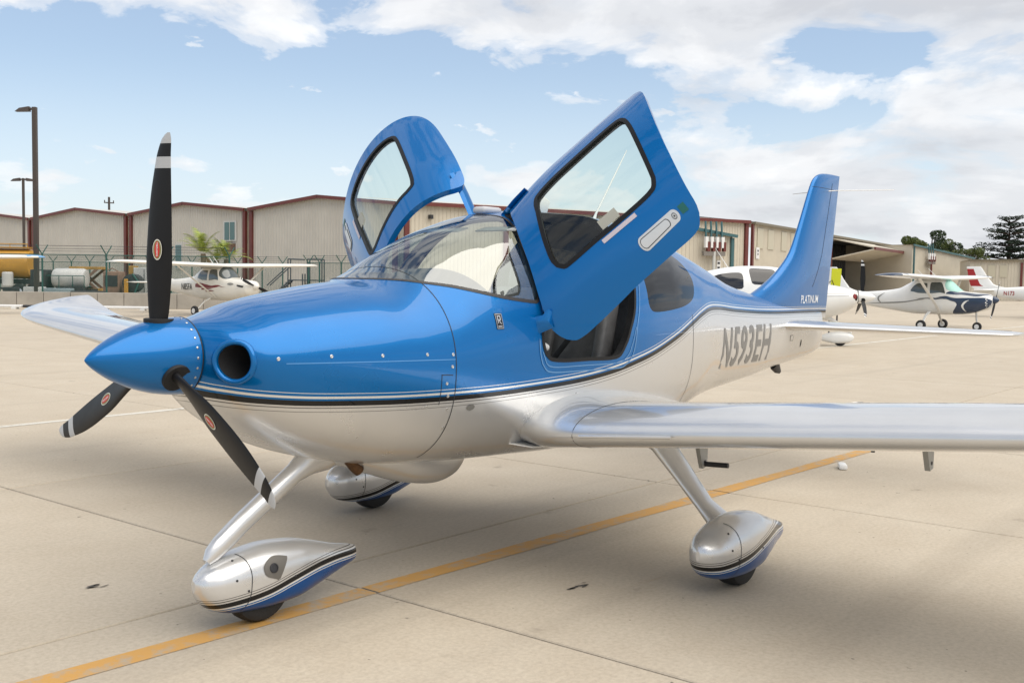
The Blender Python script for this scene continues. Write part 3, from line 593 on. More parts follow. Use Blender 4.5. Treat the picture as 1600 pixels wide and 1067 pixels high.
    # --- cabin
    v2 = sv; nr = FUS.NRM(v2[:, 0], v2[:, 1]); V = FUS.S(v2[:, 0], v2[:, 1])-nr*.032; mk('cabin_lining', V, orient(V, -nr, sf), liner_m, root, True, nrm=-nr)
    MB().box((2.95, 0, .87), (2.3, .84, .04)).obj('cabin_floor', mat('carpet', (.03, .03, .032), .95), root)
    def cap(x, nm):
        P = FUS.S(np.full(60, x), np.linspace(-math.pi, math.pi, 61)[:-1]); c = P.mean(0); P = c+(P-c)*.955; mk(nm, P, [tuple(range(60))], liner_m, root, False)
    cap(1.66, 'firewall'); cap(4.17, 'rear_bulkhead')
    # instrument panel with a rounded hood
    V, Fq = [], []; ys = np.linspace(-.50, .50, 31)
    for x, z0, k in ((1.68, 1.63, .0), (1.85, 1.70, .02), (2.02, 1.745, .03), (2.10, 1.75, .03), (2.125, 1.72, .02), (2.10, 1.60, 0), (2.10, 1.12, 0)):
        for y in ys: V.append((x+.10*(1-(y/.5)**2)*-.0, y*(.70 if x < 1.7 else .86 if x < 1.9 else .98), z0-(.16 if z0 > 1.45 else 0)*(abs(y)/.5)**2.4+k*0))
    Fq = [(a*31+i, a*31+i+1, (a+1)*31+i+1, (a+1)*31+i) for a in range(6) for i in range(30)]; mk('instrument_panel', V, Fq, dash_m, root, True, ang=40)
    for y0 in (-.27, .27):
        MB().box((2.108, y0, 1.36), (.012, .30, .20), bev=.006).obj('display_screen', mat('dark_screen', (.01, .012, .016), .12), root)
        for c, d, r_, nm in (((2.98, y0, 1.02), (.50, .46, .16), roty(-.12), 'seat_cushion'), ((3.22, y0, 1.34), (.13, .46, .62), roty(.24), 'seat_back'), ((3.315, y0, 1.70), (.10, .25, .18), roty(.20), 'headrest')):
            MB().box(c, d, r_, .05).obj(nm, leather, root, True, 60)
        for dy in (-.2, .2): MB().box((3.19, y0+dy, 1.34), (.15, .075, .56), roty(.24), .03).obj('seat_bolster', leather, root, True, 60)
        MB().tube([(3.12, y0-.12, 1.56), (3.05, y0-.05, 1.35), (2.98, y0+.10, 1.13)], [(.022, .002)]*3, 8, ref=(0, 1, 0)).obj('seat_belt', black_rubber, root, True)
        MB().box((3.85, y0, 1.34), (.12, .44, .55), roty(.3), .05).obj('rear_seat_back', leather, root, True, 60)
    MB().tube([(2.36, -.585, 1.345), (2.42, -.58, 1.325), (2.455, -.575, 1.31)], [.012, .02, .022], 14).obj('control_grip', white_plastic, root, True)
    MB().tube([(2.30, -.57, 1.36), (2.37, -.585, 1.34)], .006, 8).obj('control_rod', metal, root, True)
    # sun visor across the top of the windscreen
    MB().box((2.46, -.22, 1.985), (.10, .30, .008), roty(-.25)).obj('sun_visor', mat('visor', (.45, .45, .43), .5), root); MB().box((2.46, .22, 1.985), (.10, .30, .008), roty(-.25)).obj('sun_visor', MATS['visor'], root)
    # --- doors and their openings
    for s_ in (-1, 1):
        mir = np.array([1, 1 if s_ < 0 else -1, 1]); OP = OPEN_P
        def onto(V): return V*mir
        # rubber-edged jamb: lip on the skin, then a wall going inboard
        V, Fr, nr = ribbon(FUS, OP, .022, .003, True, 0); mk('door_seal', onto(V), orient(onto(V), nr*mir, Fr), black_rubber, shell, True, nrm=nr*mir)
        p0 = FUS.S(OP[:, 0], OP[:, 1]); n0 = FUS.NRM(OP[:, 0], OP[:, 1]); n = len(p0); V = np.vstack([p0+n0*.002, p0-n0*.05]); mk('door_jamb', onto(V), [(i, (i+1) % n, n+(i+1) % n, n+i) for i in range(n)], black_rubber, shell, True, ang=80)
        # pressed step round the lower half of the opening, its highlight painted as paler strips
        low = smooth_poly([(3.425,-1.05),(3.36,-1.30),(3.315,-1.43),(3.275,-1.575),(3.18,-1.655),(3.055,-1.675),(2.66,-1.665),(2.43,-1.653),(2.365,-1.625),(2.325,-1.56),(2.318,-1.45)], .02, False)
        low2 = smooth_poly([(3.30,-1.44),(3.245,-1.56),(3.16,-1.622),(3.04,-1.640),(2.66,-1.632),(2.44,-1.622),(2.375,-1.595),(2.345,-1.54)], .02, False)
        for q, w in ((low, .007), (low2, .006)):
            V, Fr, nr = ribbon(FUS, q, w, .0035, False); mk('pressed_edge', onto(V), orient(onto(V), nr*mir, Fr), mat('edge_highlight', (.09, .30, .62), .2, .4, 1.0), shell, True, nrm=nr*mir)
        R_d, B_d = (DR, DB) if s_ < 0 else (DR2, DB2)
        def swing(V): return onto((V-DA)@R_d.T+B_d)
        def swn(nr): return (nr@R_d.T)*mir
        hole = DWIN_P; V, F_, nr = patch(FUS, DOOR_P, [hole], .03); n = len(V)
        Vi = V-nr*.038; F_i = [f[::-1] for f in F_]
        # boundary walls
        ec = {}
        for f in F_:
            for a, b_ in zip(f, f[1:]+f[:1]): ec[(a, b_)] = 1
        hset = {i for i, v in enumerate(V) if np.min(np.sum((FUS.S(hole[:, 0], hole[:, 1])-v)**2, 1)) < 1e-8}
        wall = [(b_, a, n+a, n+b_) for (a, b_) in ec if (b_, a) not in ec]; rev = [q for q in wall if q[0] in hset and q[1] in hset]; wall = [q for q in wall if not (q[0] in hset and q[1] in hset)]
        W1 = swing(V); N1 = swn(nr)
        d = mk('door', W1, orient(W1, N1, F_), blue, root, True, nrm=N1)
        W2 = swing(Vi); mk('door_inner_panel', W2, orient(W2, -N1, F_i), mat('door_trim', (.16, .165, .17), .6), d, True, nrm=-N1)
        VV = np.vstack([W1, W2]); VA, FA = compact(VV, wall); mk('door_edge', VA, FA, blue, d, True, ang=30, fix=True); VA, FA = compact(VV, rev); mk('window_reveal', VA, FA, black_rubber, d, True, ang=30, fix=True)
        Vg, Fg, ng = patch(FUS, hole, step=.05, off=-.008); mk('door_window', swing(Vg), orient(swing(Vg), swn(ng), Fg), door_glass, d, True, nrm=swn(ng))
        Vr, Fr, nrr = ribbon(FUS, hole, .026, .0025, True, 0); mk('window_seal', swing(Vr), orient(swing(Vr), swn(nrr), Fr), black_rubber, d, True, nrm=swn(nrr))
        # flush handle: plate, paddle, lock; stickers
        def slot(x0, t0, x1, t1, ra, rb_, off, nm, m):
            a = np.array([x0, t0]); b2 = np.array([x1, t1]); P = []
            for k in range(13): th = math.pi/2+math.pi*k/12; P.append(a+np.array([ra*math.cos(th), ra*math.sin(th)/.6]))
            for k in range(13): th = -math.pi/2+math.pi*k/12; P.append(b2+np.array([rb_*math.cos(th), rb_*math.sin(th)/.6]))
            Vh, Fh, nh = patch(FUS, np.array(P), step=.03, off=off); return mk(nm, swing(Vh), orient(swing(Vh), swn(nh), Fh), m, d, True, nrm=swn(nh))
        slot(3.03, -1.41, 3.245, -1.395, .030, .026, .003, 'handle_plate', mat('handle_silver', (.62, .64, .66), .3, .4)); slot(3.032, -1.41, 3.19, -1.40, .022, .017, .0045, 'handle_outline', seam_m); slot(3.032, -1.41, 3.188, -1.40, .019, .0145, .006, 'handle_paddle', MATS['handle_silver'])
        slot(3.243, -1.395, 3.2435, -1.395, .013, .013, .0045, 'lock_ring', dark_metal); slot(3.243, -1.395, 3.2435, -1.395, .0105, .0105, .0055, 'lock', metal); slot(3.242, -1.395, 3.2445, -1.395, .003, .003, .0065, 'keyhole', seam_m)
        def rect(x0, x1, t0, t1, off, nm, m):
            P = np.array([(x0, t0), ((x0+x1)/2, t0), (x1, t0), (x1, t1), ((x0+x1)/2, t1), (x0, t1)]); Vh, Fh, nh = patch(FUS, P, step=.2, off=off); mk(nm, swing(Vh), orient(swing(Vh), swn(nh), Fh), m, d, True, nrm=swn(nh))
        rect(3.285, 3.325, -1.42, -1.36, .003, 'green_sticker', mat('sticker_green', (.004, .11, .10), .4)); rect(2.86, 3.09, -1.245, -1.215, .003, 'warning_strip', mat('strip_pale', (.55, .50, .55), .5)); rect(2.90, 3.02, -1.165, -1.09, .0045-.008, 'window_label', mat('label_grey', (.38, .38, .33), .6))
        # hinge arms
        A_, B_ = FUS.S(2.36, -1.30)-np.array([0, -.02, 0]), None
        hl = smooth_poly([(2.30, -1.34), (2.34, -1.33), (2.37, -1.33)], .02, False)
        q1, q2 = np.array(FUS.S(2.31, -1.36)), (np.array(FUS.S(2.39, -1.33))-DA)@R_d.T+B_d
        MB().tube([onto(q1+[0, .02, 0]), onto((q1+q2)/2+np.array([0, -.03, -.01])), onto(q2)], [(.05, .012), (.045, .012), (.04, .012)], 10, ref=(0, 0, 1)).obj('door_hinge', blue, d, True, 60)
        q1, q2 = np.array(FUS.S(2.62, -.17)), (np.array(FUS.S(2.66, -.08))-DA)@R_d.T+B_d
        MB().tube([onto(q1-[0, 0, .015]), onto((q1+q2)/2), onto(q2)], [(.045, .010)]*3, 10, ref=(1, 0, 0)).obj('door_hinge', blue, d, True, 60)
    # --- aerials, tie-down, flap hinges
    MB().box((2.60, 0, 2.105), (.17, .10, .045), bev=.018).obj('roof_antenna', mat('pale_grey_plastic', (.50, .51, .53), .5), root, True, 60)
    MB().tube([(3.72, 0, 2.09), (3.75, 0, 2.15), (4.12, 0, 2.62)], [.018, .008, .003], 10).obj('whip_antenna', white_plastic, root, True)
    MB().box((3.15, 0, 2.165), (.10, .025, .12), roty(.4), .01).obj('blade_antenna', white_plastic, root, True)
    for s_ in (-1, 1): MB().tube([(7.62, s_*.03, 2.58), (7.66, s_*.10, 2.585), (8.02, s_*.52, 2.60)], [.006, .004, .003], 8).obj('navigation_whisker', metal, root, True)
    for s_ in (-1, 1):
        MB().tube([(2.89, s_*2.30, .98), (2.89, s_*2.30, .86)], [.016, .010], 12).obj('tie_down', dark_metal, root, True); MB().box((2.89, s_*2.30, .915), (.05, .05, .012), bev=.005).obj('tie_down_plate', dark_metal, root)
        for y, zb, zz in ((1.06, .57, .88), (2.43, .735, 1.0)):
            x = 3.40 if y < 2 else 3.33
            MB().add([(x-.13, s_*y-.014, zz), (x+.06, s_*y-.014, zz), (x+.045, s_*y-.014, zb), (x-.005, s_*y-.014, zb-.01), (x-.13, s_*y+.014, zz), (x+.06, s_*y+.014, zz), (x+.045, s_*y+.014, zb), (x-.005, s_*y+.014, zb-.01)], [(0, 1, 2, 3), (7, 6, 5, 4), (0, 4, 5, 1), (1, 5, 6, 2), (2, 6, 7, 3), (3, 7, 4, 0)]).obj('flap_hinge', mat('hinge_grey', (.42, .42, .40), .5, .3), root)
            for dz in (.03, (zz-zb)*.55): MB().lathe([(-.017, .010), (.017, .010)], (x+.015-.03*(dz > .1), s_*y, zb+dz), (0, 1, 0), 12).obj('hinge_bolt', dark_metal, root, True)
        MB().tube([(3.42, s_*1.06, .585), (3.44, s_*1.22, .590)], .016, 10).obj('step_bar', dark_metal, root, True)
    # stall strip on the wing's leading edge
    MB().tube([(2.192, -1.0, .876), (2.197, -1.55, .928)], [(.008, .006)]*2, 6).obj('stall_strip', silver, root, True)
    # gaps round the flaps, ailerons, rudder and elevators, and the wing-root joint
    def seam_line(secs, nd, camber, ui, i0, i1, nm, refine=4, r=.0022, lower=False):
        A = np.array([list(s[0])+[s[1], s[2], s[3]] for s in secs]); fs = [pchip(range(len(A)), A[:, k]) for k in range(6)]; P = []; nd = np.array(nd, float)
        for q in (np.linspace(i0, i1, 40) if np.isscalar(ui) else [i0]*len(ui)):
            P.append(q)
        out = []; us = [ui]*len(P) if np.isscalar(ui) else ui
        for q, u in zip(P, us):
            le = np.array([fs[0](q), fs[1](q), fs[2](q)]); ch, th, inc = float(fs[3](q)), float(fs[4](q)), float(fs[5](q)); au = abs(u)
            yt = 5*th*(.2969*math.sqrt(au)-.126*au-.3516*au**2+.2843*au**3-.1036*au**4); yc = camber/.16*(.8*au-au*au) if au < .4 else camber/.36*(.2+.8*au-au*au); v = yc+(yt if (u >= 0 and not lower) else -yt)
            cx = np.array([math.cos(inc), 0, 0])-nd*math.sin(inc); out.append(le+ch*(au*cx+v*nd))
        return MB().tube(out, r, 6).obj(nm, seam_m, root, True, 80)
    for s_ in (-1, 1):
        ws = [((x, s_*y, z), c, t, i) for y, x, z, c, t, i in WSEC]
        seam_line(ws, (0, 0, 1), .022, .74, 8, 11, 'flap_gap'); seam_line(ws, (0, 0, 1), .022, .74, 8, 11, 'flap_gap', lower=True)
        for q in (7.0, 10.0): seam_line(ws, (0, 0, 1), .022, list(np.concatenate([-np.linspace(.95, .01, 30)**1.5, np.linspace(.0, .97, 30)**1.5])), q, q, 'wing_joint', r=.0014)
        seam_line(TSEC(s_), (0, 0, 1), 0, .60, 2, 4, 'elevator_gap'); seam_line(fsec, (0, s_, 0), 0, .66, 4, 11, 'rudder_gap', r=.0025); seam_line(fsec, (0, s_, 0), 0, list(np.linspace(.02, .98, 30)), 10.2, 10.2, 'fin_cap_joint', r=.002)
        # fuel filler cap
        c_ = np.array([2.78, s_*2.25, 1.104]); MB().lathe([(-.01, .045), (.006, .045), (.010, .036), (.007, .034), (.007, .001)], c_, (.03*0, -s_*.09, 1), 24).obj('fuel_cap', metal, root, True)
    # name on the fin
    T, TF = text_mesh('PLATINUM', .10, .001); sx = .46/T[:, 0].max(); Z = 1.505+T[:, 1]*.075/T[:, 1].max(); X = 6.98+T[:, 0]*sx
    zs, lx, tk = np.array([q[0] for q in fin]), np.array([q[1] for q in fin]), np.array([q[2] for q in fin]); fl, ft = pchip(range(len(fin)), lx), pchip(range(len(fin)), tk); ui = np.interp(Z, zs, range(len(fin)))
    le = fl(ui); chd = 7.71+(Z-1.4)*.178-le; u = np.clip((X-le)/chd, 0, 1); th = ft(ui); yy = chd*5*th*(.2969*np.sqrt(u)-.126*u-.3516*u**2+.2843*u**3-.1036*u**4)
    for s_ in (-1, 1): mk('fin_lettering', np.stack([X if s_ < 0 else 6.98+.46-(X-6.98), s_*(yy+.003), Z], 1), TF, letter_white, root, False)

hero = empty('light_aircraft', (0, 0, 0), 0, 'blue and silver low-wing propeller plane with both cabin doors raised', 'aircraft')
low_wing_plane(hero, True, dict(fus=paint, wing=silver, glass=wind_glass, rear=rear_glass, spin=blue, pant=(NOSE_PANT, MAIN_PANT, pant_paint('far_fairing_paint', -.02))))
# ------------------------------------------------------------------ apron
JX, JY, PX, PY = 1.60, .45, 3.77, 3.60
def concrete_mat(name, joints):
    m = bpy.data.materials.new(name); m.use_nodes = True; t = m.node_tree; b = t.nodes['Principled BSDF']; g = N(t, 'ShaderNodeNewGeometry')
    def noise(scale, det=6.0, ro=.6, vec=None):
        n = N(t, 'ShaderNodeTexNoise', inp={'Scale': scale, 'Detail': det, 'Roughness': ro}); L(t, vec or g.outputs['Position'], n.inputs['Vector']); return n.outputs[0]
    big, mid, fine = noise(.22, 5), noise(1.6, 7, .65), noise(38, 6, .7)
    c = RAMP(t, big, [(.30, (.490, .428, .338)), (.55, (.535, .472, .378)), (.75, (.535, .472, .378))]).outputs[0]
    c = MIXC(t, RAMP(t, mid, [(.35, 0.0), (.75, .55)]).outputs[0], c, (.42, .35, .262))
    c = MIXC(t, RAMP(t, fine, [(.40, .0), (.75, .48)]).outputs[0], c, (.235, .195, .150))
    # each slab poured a little lighter or darker
    s = N(t, 'ShaderNodeSeparateXYZ'); L(t, g.outputs['Position'], s.inputs[0])
    ix = MATH(t, 'FLOOR', MATH(t, 'DIVIDE', MATH(t, 'SUBTRACT', s.outputs[0], JX), PX)); iy = MATH(t, 'FLOOR', MATH(t, 'DIVIDE', MATH(t, 'SUBTRACT', s.outputs[1], JY), PY))
    cb = N(t, 'ShaderNodeCombineXYZ'); L(t, ix, cb.inputs[0]); L(t, iy, cb.inputs[1]); wn = N(t, 'ShaderNodeTexWhiteNoise', noise_dimensions='2D'); L(t, cb.outputs[0], wn.inputs['Vector'])
    c = MIXC(t, MATH(t, 'MULTIPLY', wn.outputs[0], .26), c, (.37, .32, .26))
    # oil spots, rust streaks and rubber specks
    sp = noise(3.3, 3, .5); c = MIXC(t, RAMP(t, sp, [(.70, 0.0), (.78, .55)]).outputs[0], c, (.20, .17, .13))
    mp = N(t, 'ShaderNodeMapping', inp={'Scale': (.35, 2.2, 1)}); L(t, g.outputs['Position'], mp.inputs[0]); ru = noise(1.1, 5, .6, mp.outputs[0])
    c = MIXC(t, RAMP(t, ru, [(.67, 0.0), (.76, .5)]).outputs[0], c, (.36, .22, .11))
    dk = noise(14, 2, .5); c = MIXC(t, RAMP(t, dk, [(.735, 0.0), (.765, .75)]).outputs[0], c, (.09, .08, .07))
    mt = N(t, 'ShaderNodeMapping', inp={'Scale': (.05, 1.7, 1), 'Rotation': (0, 0, .05)}); L(t, g.outputs['Position'], mt.inputs[0]); c = MIXC(t, RAMP(t, noise(1.0, 4, .55, mt.outputs[0]), [(.56, 0.0), (.72, .30)]).outputs[0], c, (.27, .235, .19))
    if joints:
        def dist(o, j, p):
            u = MATH(t, 'FRACT', MATH(t, 'DIVIDE', MATH(t, 'SUBTRACT', o, j), p)); return MATH(t, 'MULTIPLY', MATH(t, 'MINIMUM', u, MATH(t, 'SUBTRACT', 1.0, u)), p)
        d = MATH(t, 'MINIMUM', dist(s.outputs[0], JX, PX), dist(s.outputs[1], JY, PY)); c = MIXC(t, MATH(t, 'LESS_THAN', d, .014), c, (.035, .030, .026))
    L(t, c, b.inputs['Base Color']); b.inputs['Roughness'].default_value = .82; b.inputs['Specular IOR Level'].default_value = .35
    mb = N(t, 'ShaderNodeMapping', inp={'Scale': (14, 170, 1)}); L(t, g.outputs['Position'], mb.inputs[0]); br = noise(1.0, 3, .6, mb.outputs[0])
    hgt = MATH(t, 'ADD', MATH(t, 'MULTIPLY', fine, .6), MATH(t, 'MULTIPLY', br, .5)); bp = N(t, 'ShaderNodeBump', inp={'Strength': .55, 'Distance': .006}); L(t, hgt, bp.inputs['Height']); L(t, bp.outputs[0], b.inputs['Normal'])
    MATS[name] = m; return m
slab_m, far_m = concrete_mat('slab_concrete', False), concrete_mat('apron_concrete', True)
Q = 2600.0
ground = meta(mk('ground', [(-Q, -Q, -.012), (Q, -Q, -.012), (Q, Q, -.012), (-Q, Q, -.012)], [(0, 1, 2, 3)], far_m, None, False), kind='structure')
bm = bmesh.new(); bmesh.ops.create_cube(bm, size=1)
for v in bm.verts: v.co = (v.co.x*(PX-.018), v.co.y*(PY-.018), v.co.z*.05)
bmesh.ops.bevel(bm, geom=[e for e in bm.edges if all(v.co.z > 0 for v in e.verts)], offset=.006, segments=1, affect='EDGES')
slab_me = bpy.data.meshes.new('concrete_slab'); bm.to_mesh(slab_me); bm.free(); slab_me.materials.append(slab_m)
cells = []
for i in range(-4, 26):
    for j in range(-4, 24):
        c = np.array([JX+PX*(i+.5), JY+PY*(j+.5), 0]); q = c-CAM; d = q@HF; r = q@HR
        if d > -4 and abs(r) < .52*d+5: cells.append((d, c))
cells.sort(key=lambda a: a[0])
for d, c in cells[:280]:
    o = link('concrete_slab', slab_me, None, ground); o.location = (c[0], c[1], -.025+.0006*random.uniform(-1, 1))
# painted lines, broken at the joints and worn
def paint_mat(name, col, wear):
    m = bpy.data.materials.new(name); m.use_nodes = True; t = m.node_tree; b = t.nodes['Principled BSDF']; g = N(t, 'ShaderNodeNewGeometry')
    n = N(t, 'ShaderNodeTexNoise', inp={'Scale': 9.0, 'Detail': 9.0, 'Roughness': .72}); L(t, g.outputs['Position'], n.inputs['Vector']); n2 = N(t, 'ShaderNodeTexNoise', inp={'Scale': 1.1, 'Detail': 4.0}); L(t, g.outputs['Position'], n2.inputs['Vector'])
    f = MATH(t, 'ADD', n.outputs[0], MATH(t, 'MULTIPLY', n2.outputs[0], .5)); c = MIXC(t, RAMP(t, f, [(wear, 0.0), (wear+.16, .85)]).outputs[0], col, (.36, .31, .24)); L(t, c, b.inputs['Base Color']); b.inputs['Roughness'].default_value = .75; MATS[name] = m; return m
yel, whl = paint_mat('yellow_line_paint', (.52, .285, .075), .73), paint_mat('white_line_paint', (.60, .58, .52), .76)
def line(y0, y1, x0, x1, name, m, slope=0.0, root=None):
    xs = [x0]+[JX+PX*k for k in range(-10, 60) if x0 < JX+PX*k < x1]+[x1]; b = MB()
    for a, c in zip(xs, xs[1:]):
        a2, c2 = a+(.008 if a != x0 else 0), c-(.008 if c != x1 else 0); n = 8
        for k in range(n):
            u0, u1 = a2+(c2-a2)*k/n, a2+(c2-a2)*(k+1)/n; e = lambda q: .004*math.sin(q*37)+.003*math.sin(q*91)
            b.quad((u0, y0+slope*u0+e(u0), .0025), (u1, y0+slope*u1+e(u1), .0025), (u1, y1+slope*u1+e(u1+3), .0025), (u0, y1+slope*u0+e(u0+3), .0025))
    o = b.obj(name, m); return meta(o, kind='structure')
line(-.08, .065, -5.5, 60, 'yellow_taxi_line', yel, -.026); line(7.33, 7.45, -20, 12, 'white_line', whl, .012); line(6.75, 6.90, 14, 62, 'white_line', whl, .012)
for (x, y), s_ in (((2.45, -.85), 1.0), ((.72, 1.10), .9)):
    b = MB(); r_ = random.Random(int(x*100))
    for k in range(6):
        cx, cy, a = x+r_.uniform(-.10, .10)*s_, y+r_.uniform(-.03, .03), r_.uniform(-.4, .4); w = r_.uniform(.02, .06); h = r_.uniform(.004, .012)
        b.add([np.array([cx, cy, .0045])+rotz(a)@np.array([w*math.cos(q)*r_.uniform(.7, 1), h*math.sin(q)*r_.uniform(.6, 1), 0]) for q in np.linspace(0, 2*math.pi, 9)[:-1]], [tuple(range(8))])
    o = b.obj('tar_mark', mat('tar', (.07, .062, .052), .7)); meta(o, kind='structure')
b = MB().box((7.11, -.46, .025), (.17, .075, .05), rotz(.5), .018)
meta(b.obj('foam_scrap', white_plastic, None, True), 'small white scrap lying on the concrete beside the yellow line', 'litter')

# ------------------------------------------------------------------ hangars
beige_l = mat('beige_cladding', (.56, .51, .415), .55, var=.07, vscale=.6); shade_l = mat('shaded_beige_cladding', (.53, .50, .44), .55, var=.07, vscale=.5)  # gable fronts use a greyer copy of the beige, shade mixed into its colour
maroon = mat('maroon_trim', (.13, .026, .020), .45, var=.15, vscale=1.5); roof_m = mat('pale_roof', (.52, .50, .46), .5, var=.08, vscale=.4)
teal = mat('teal_trim', (.045, .12, .13), .45); dkgrey = mat('dark_grey_cladding', (.045, .05, .056), .6, var=.1, vscale=.7); olive = mat('olive_trim', (.16, .135, .09), .5)
pane_m = mat('teal_pane', (.02, .09, .085), .08, 0, .5, spec=.8); frame_w = mat('pale_frame', (.55, .55, .52), .5); translucent = mat('skylight_panel', (.50, .46, .35), .4)
def clad(b, s0, s1, z0, ztop, y=0.0, pitch=.305, dep=.035):
    """ribbed metal wall from s0 to s1, top edge ztop(s)"""
    n = max(1, int(round((s1-s0)/pitch))); p = (s1-s0)/n; cols = []
    for i in range(n):
        a = s0+i*p; cols += [(a, 0), (a+p*.62, 0), (a+p*.70, -dep), (a+p*.92, -dep)]
    cols.append((s1, 0)); V = []; F = []
    brk = [(s, y+d) for s, d in cols]
    for s, d in brk: V += [(s, d, z0), (s, d, ztop(s))]
    F = [(2*i, 2*i+2, 2*i+3, 2*i+1) for i in range(len(brk)-1)]; b.add(V, F); return b
def frame_of(p0, p1):
    """p0, p1 = (right, ahead) of a wall's ends as seen from here -> corner, heading, length"""
    a, c = gp(*p0), gp(*p1); d = c-a; return a, math.atan2(d[1], d[0]), float(np.linalg.norm(d))
e_ = np.array([.795, -.606]); base = np.array([-44.7, 100.0]); UW = 15.67; EV, RISE, DEPTH = 6.65, .70, 26.0
hl = ['beige gabled hangar farthest left, cut off by the picture edge', 'beige gabled hangar behind the tall dark lamp post', 'beige gabled hangar with a teal upstairs window and palms in front', 'beige gabled hangar beside the raised starboard door of the blue plane']
for k in range(-1, 3):
    p0 = base+e_*UW*k; p1 = p0+e_*UW; a, rz, Ln = frame_of(p0, p1); h = empty('hangar', a, rz, hl[k+1], 'hangar', 'row of gabled hangars'); Ln = Ln-.55
    top = lambda s: EV+RISE*(1-abs(2*s/Ln-1)); clad(clad(MB(), 0, Ln/2, 0, top), Ln/2, Ln, 0, top).obj('front_wall', shade_l, h)
    MB().quad((0, .0, 0), (0, DEPTH, 0), (0, DEPTH, EV), (0, 0, EV)).obj('side_wall', beige_l, h); MB().quad((Ln, 0, 0), (Ln, DEPTH, 0), (Ln, DEPTH, EV), (Ln, 0, EV)).obj('side_wall', beige_l, h); MB().quad((0, DEPTH, 0), (Ln, DEPTH, 0), (Ln, DEPTH, EV), (Ln/2, DEPTH, EV+RISE), (0, DEPTH, EV)).obj('rear_wall', beige_l, h)
    MB().add([(-.25, -.3, EV+.04), (Ln/2, -.3, EV+RISE+.05), (Ln+.25, -.3, EV+.04), (-.25, DEPTH, EV+.04), (Ln/2, DEPTH, EV+RISE+.05), (Ln+.25, DEPTH, EV+.04)], [(0, 1, 4, 3), (1, 2, 5, 4)]).obj('roof', roof_m, h)
    an = math.atan2(RISE, Ln/2); hyp = math.hypot(RISE, Ln/2)
    for s_, cx in ((1, Ln/4), (-1, 3*Ln/4)): MB().box((cx, -.33, EV+RISE/2-.05), (hyp+.05, .10, .24), roty(-s_*an)).obj('eave_trim', maroon, h)
    for x in (.12, Ln-.12): MB().box((x, -.10, EV/2-.1), (.32, .22, EV-.1)).obj('corner_post', maroon, h)
    MB().box((Ln+.275, .25, EV/2-.2), (.5, .1, EV-.5)).obj('gap_panel', beige_l, h)
    if k == 1:
        w = MB().box((13.2, -.07, 5.02), (1.5, .10, 1.55)).obj('window', frame_w, h)
        for x in (12.87, 13.53): MB().box((x, -.13, 5.02), (.55, .03, 1.35)).obj('pane', pane_m, w)
        for x in (12.9, 13.55): a_ = MB().box((x, -.22, 3.75), (.5, .4, .62)).obj('air_conditioner', mat('rusty_unit', (.16, .10, .07), .7, var=.3, vscale=6), h)
        w = MB().box((6.7, -.07, 3.1), (.95, .10, 2.0)).obj('window', frame_w, h); MB().box((6.7, -.13, 3.1), (.75, .03, 1.8)).obj('pane', pane_m, w)
# long side of the block, to the right of the corner
a, rz, Ln = frame_of((-7.3, 71.5), (19.5, 88.8)); h = empty('hangar_block', a, rz, 'long lit beige hangar side seen behind the cabin and the raised doors', 'hangar'); Ln -= .3
clad(MB(), 0, Ln, 0, lambda s: EV).obj('front_wall', beige_l, h); MB().add([(-.1, -.35, EV+.04), (Ln, -.35, EV+.04), (Ln, 9, EV+.9), (-.1, 9, EV+.9)], [(0, 1, 2, 3)]).obj('roof', roof_m, h)
MB().box((Ln/2, -.36, EV-.06), (Ln+.2, .12, .26)).obj('eave_trim', maroon, h)
for x in np.linspace(.15, Ln-.1, 5): MB().box((x, -.10, EV/2-.1), (.34, .2, EV-.1)).obj('wall_post', maroon, h)
for x in (1.9, 9.5, 17.5): o = MB().box((x, -.22, 5.75), (.22, .34, .28)).obj('wall_lamp', dark_metal, h)
MB().quad((Ln, 0, 0), (Ln, 12, 0), (Ln, 12, EV), (Ln, 0, EV)).obj('end_wall', beige_l, h)
# hangar with the bifold door
a, rz, Ln = frame_of((19.7, 89.0), (66, 168)); h = empty('open_hangar', a, rz, 'beige hangar with its wide bifold door folded up over a dark opening', 'hangar'); top = lambda s: EV-.05
d0, d1 = 26.5, 68.0
b = clad(MB(), 0, d0, 0, top); b.obj('front_wall', beige_l, h); clad(MB(), d1, Ln, 0, top).obj('front_wall', beige_l, h); clad(MB(), d0, d1, 6.1, top).obj('lintel', beige_l, h)
clad(MB(), d0+.1, d1-.1, 0, lambda s: 6.2, 2.5, 1.2, .12).obj('inner_door', dkgrey, h)
MB().quad((d0, 0, 0), (d0, 2.6, 0), (d0, 2.6, 6.2), (d0, 0, 6.2)).quad((d1, 0, 0), (d1, 2.6, 0), (d1, 2.6, 6.2), (d1, 0, 6.2)).quad((d0, 0, 6.15), (d1, 0, 6.15), (d1, 2.6, 6.15), (d0, 2.6, 6.15)).obj('reveal', dkgrey, h)
MB().add([(0, -.3, EV), (Ln, -.3, EV), (Ln, 10, EV+1.1), (0, 10, EV+1.1)], [(0, 1, 2, 3)]).obj('roof', roof_m, h); MB().box((Ln/2, -.32, EV-.1), (Ln, .12, .22)).obj('eave_trim', olive, h)
for x in (.2, d0, d1): MB().box((x, -.08, EV/2-.1), (.38, .2, EV-.2)).obj('door_post', maroon, h)
for s in (1.6, 4.6, 8.6, 11.6, 16.0, 19.0): MB().box((s+.8, -.06, 5.35), (1.7, .05, 1.7)).obj('translucent_panel', translucent, h)
MB().box((d0/2, -.07, 2.55), (d0-.5, .08, .12)).obj('sheet_joint', olive, h); MB().box((1.7, -.08, 4.1), (.85, .04, .95)).obj('notice', white_plastic, h)
for z_, q in ((4.3, .3), (4.02, .2)): MB().box((1.7, -.115, z_), (q, .02, .14)).obj('notice_print', dark_metal, h)
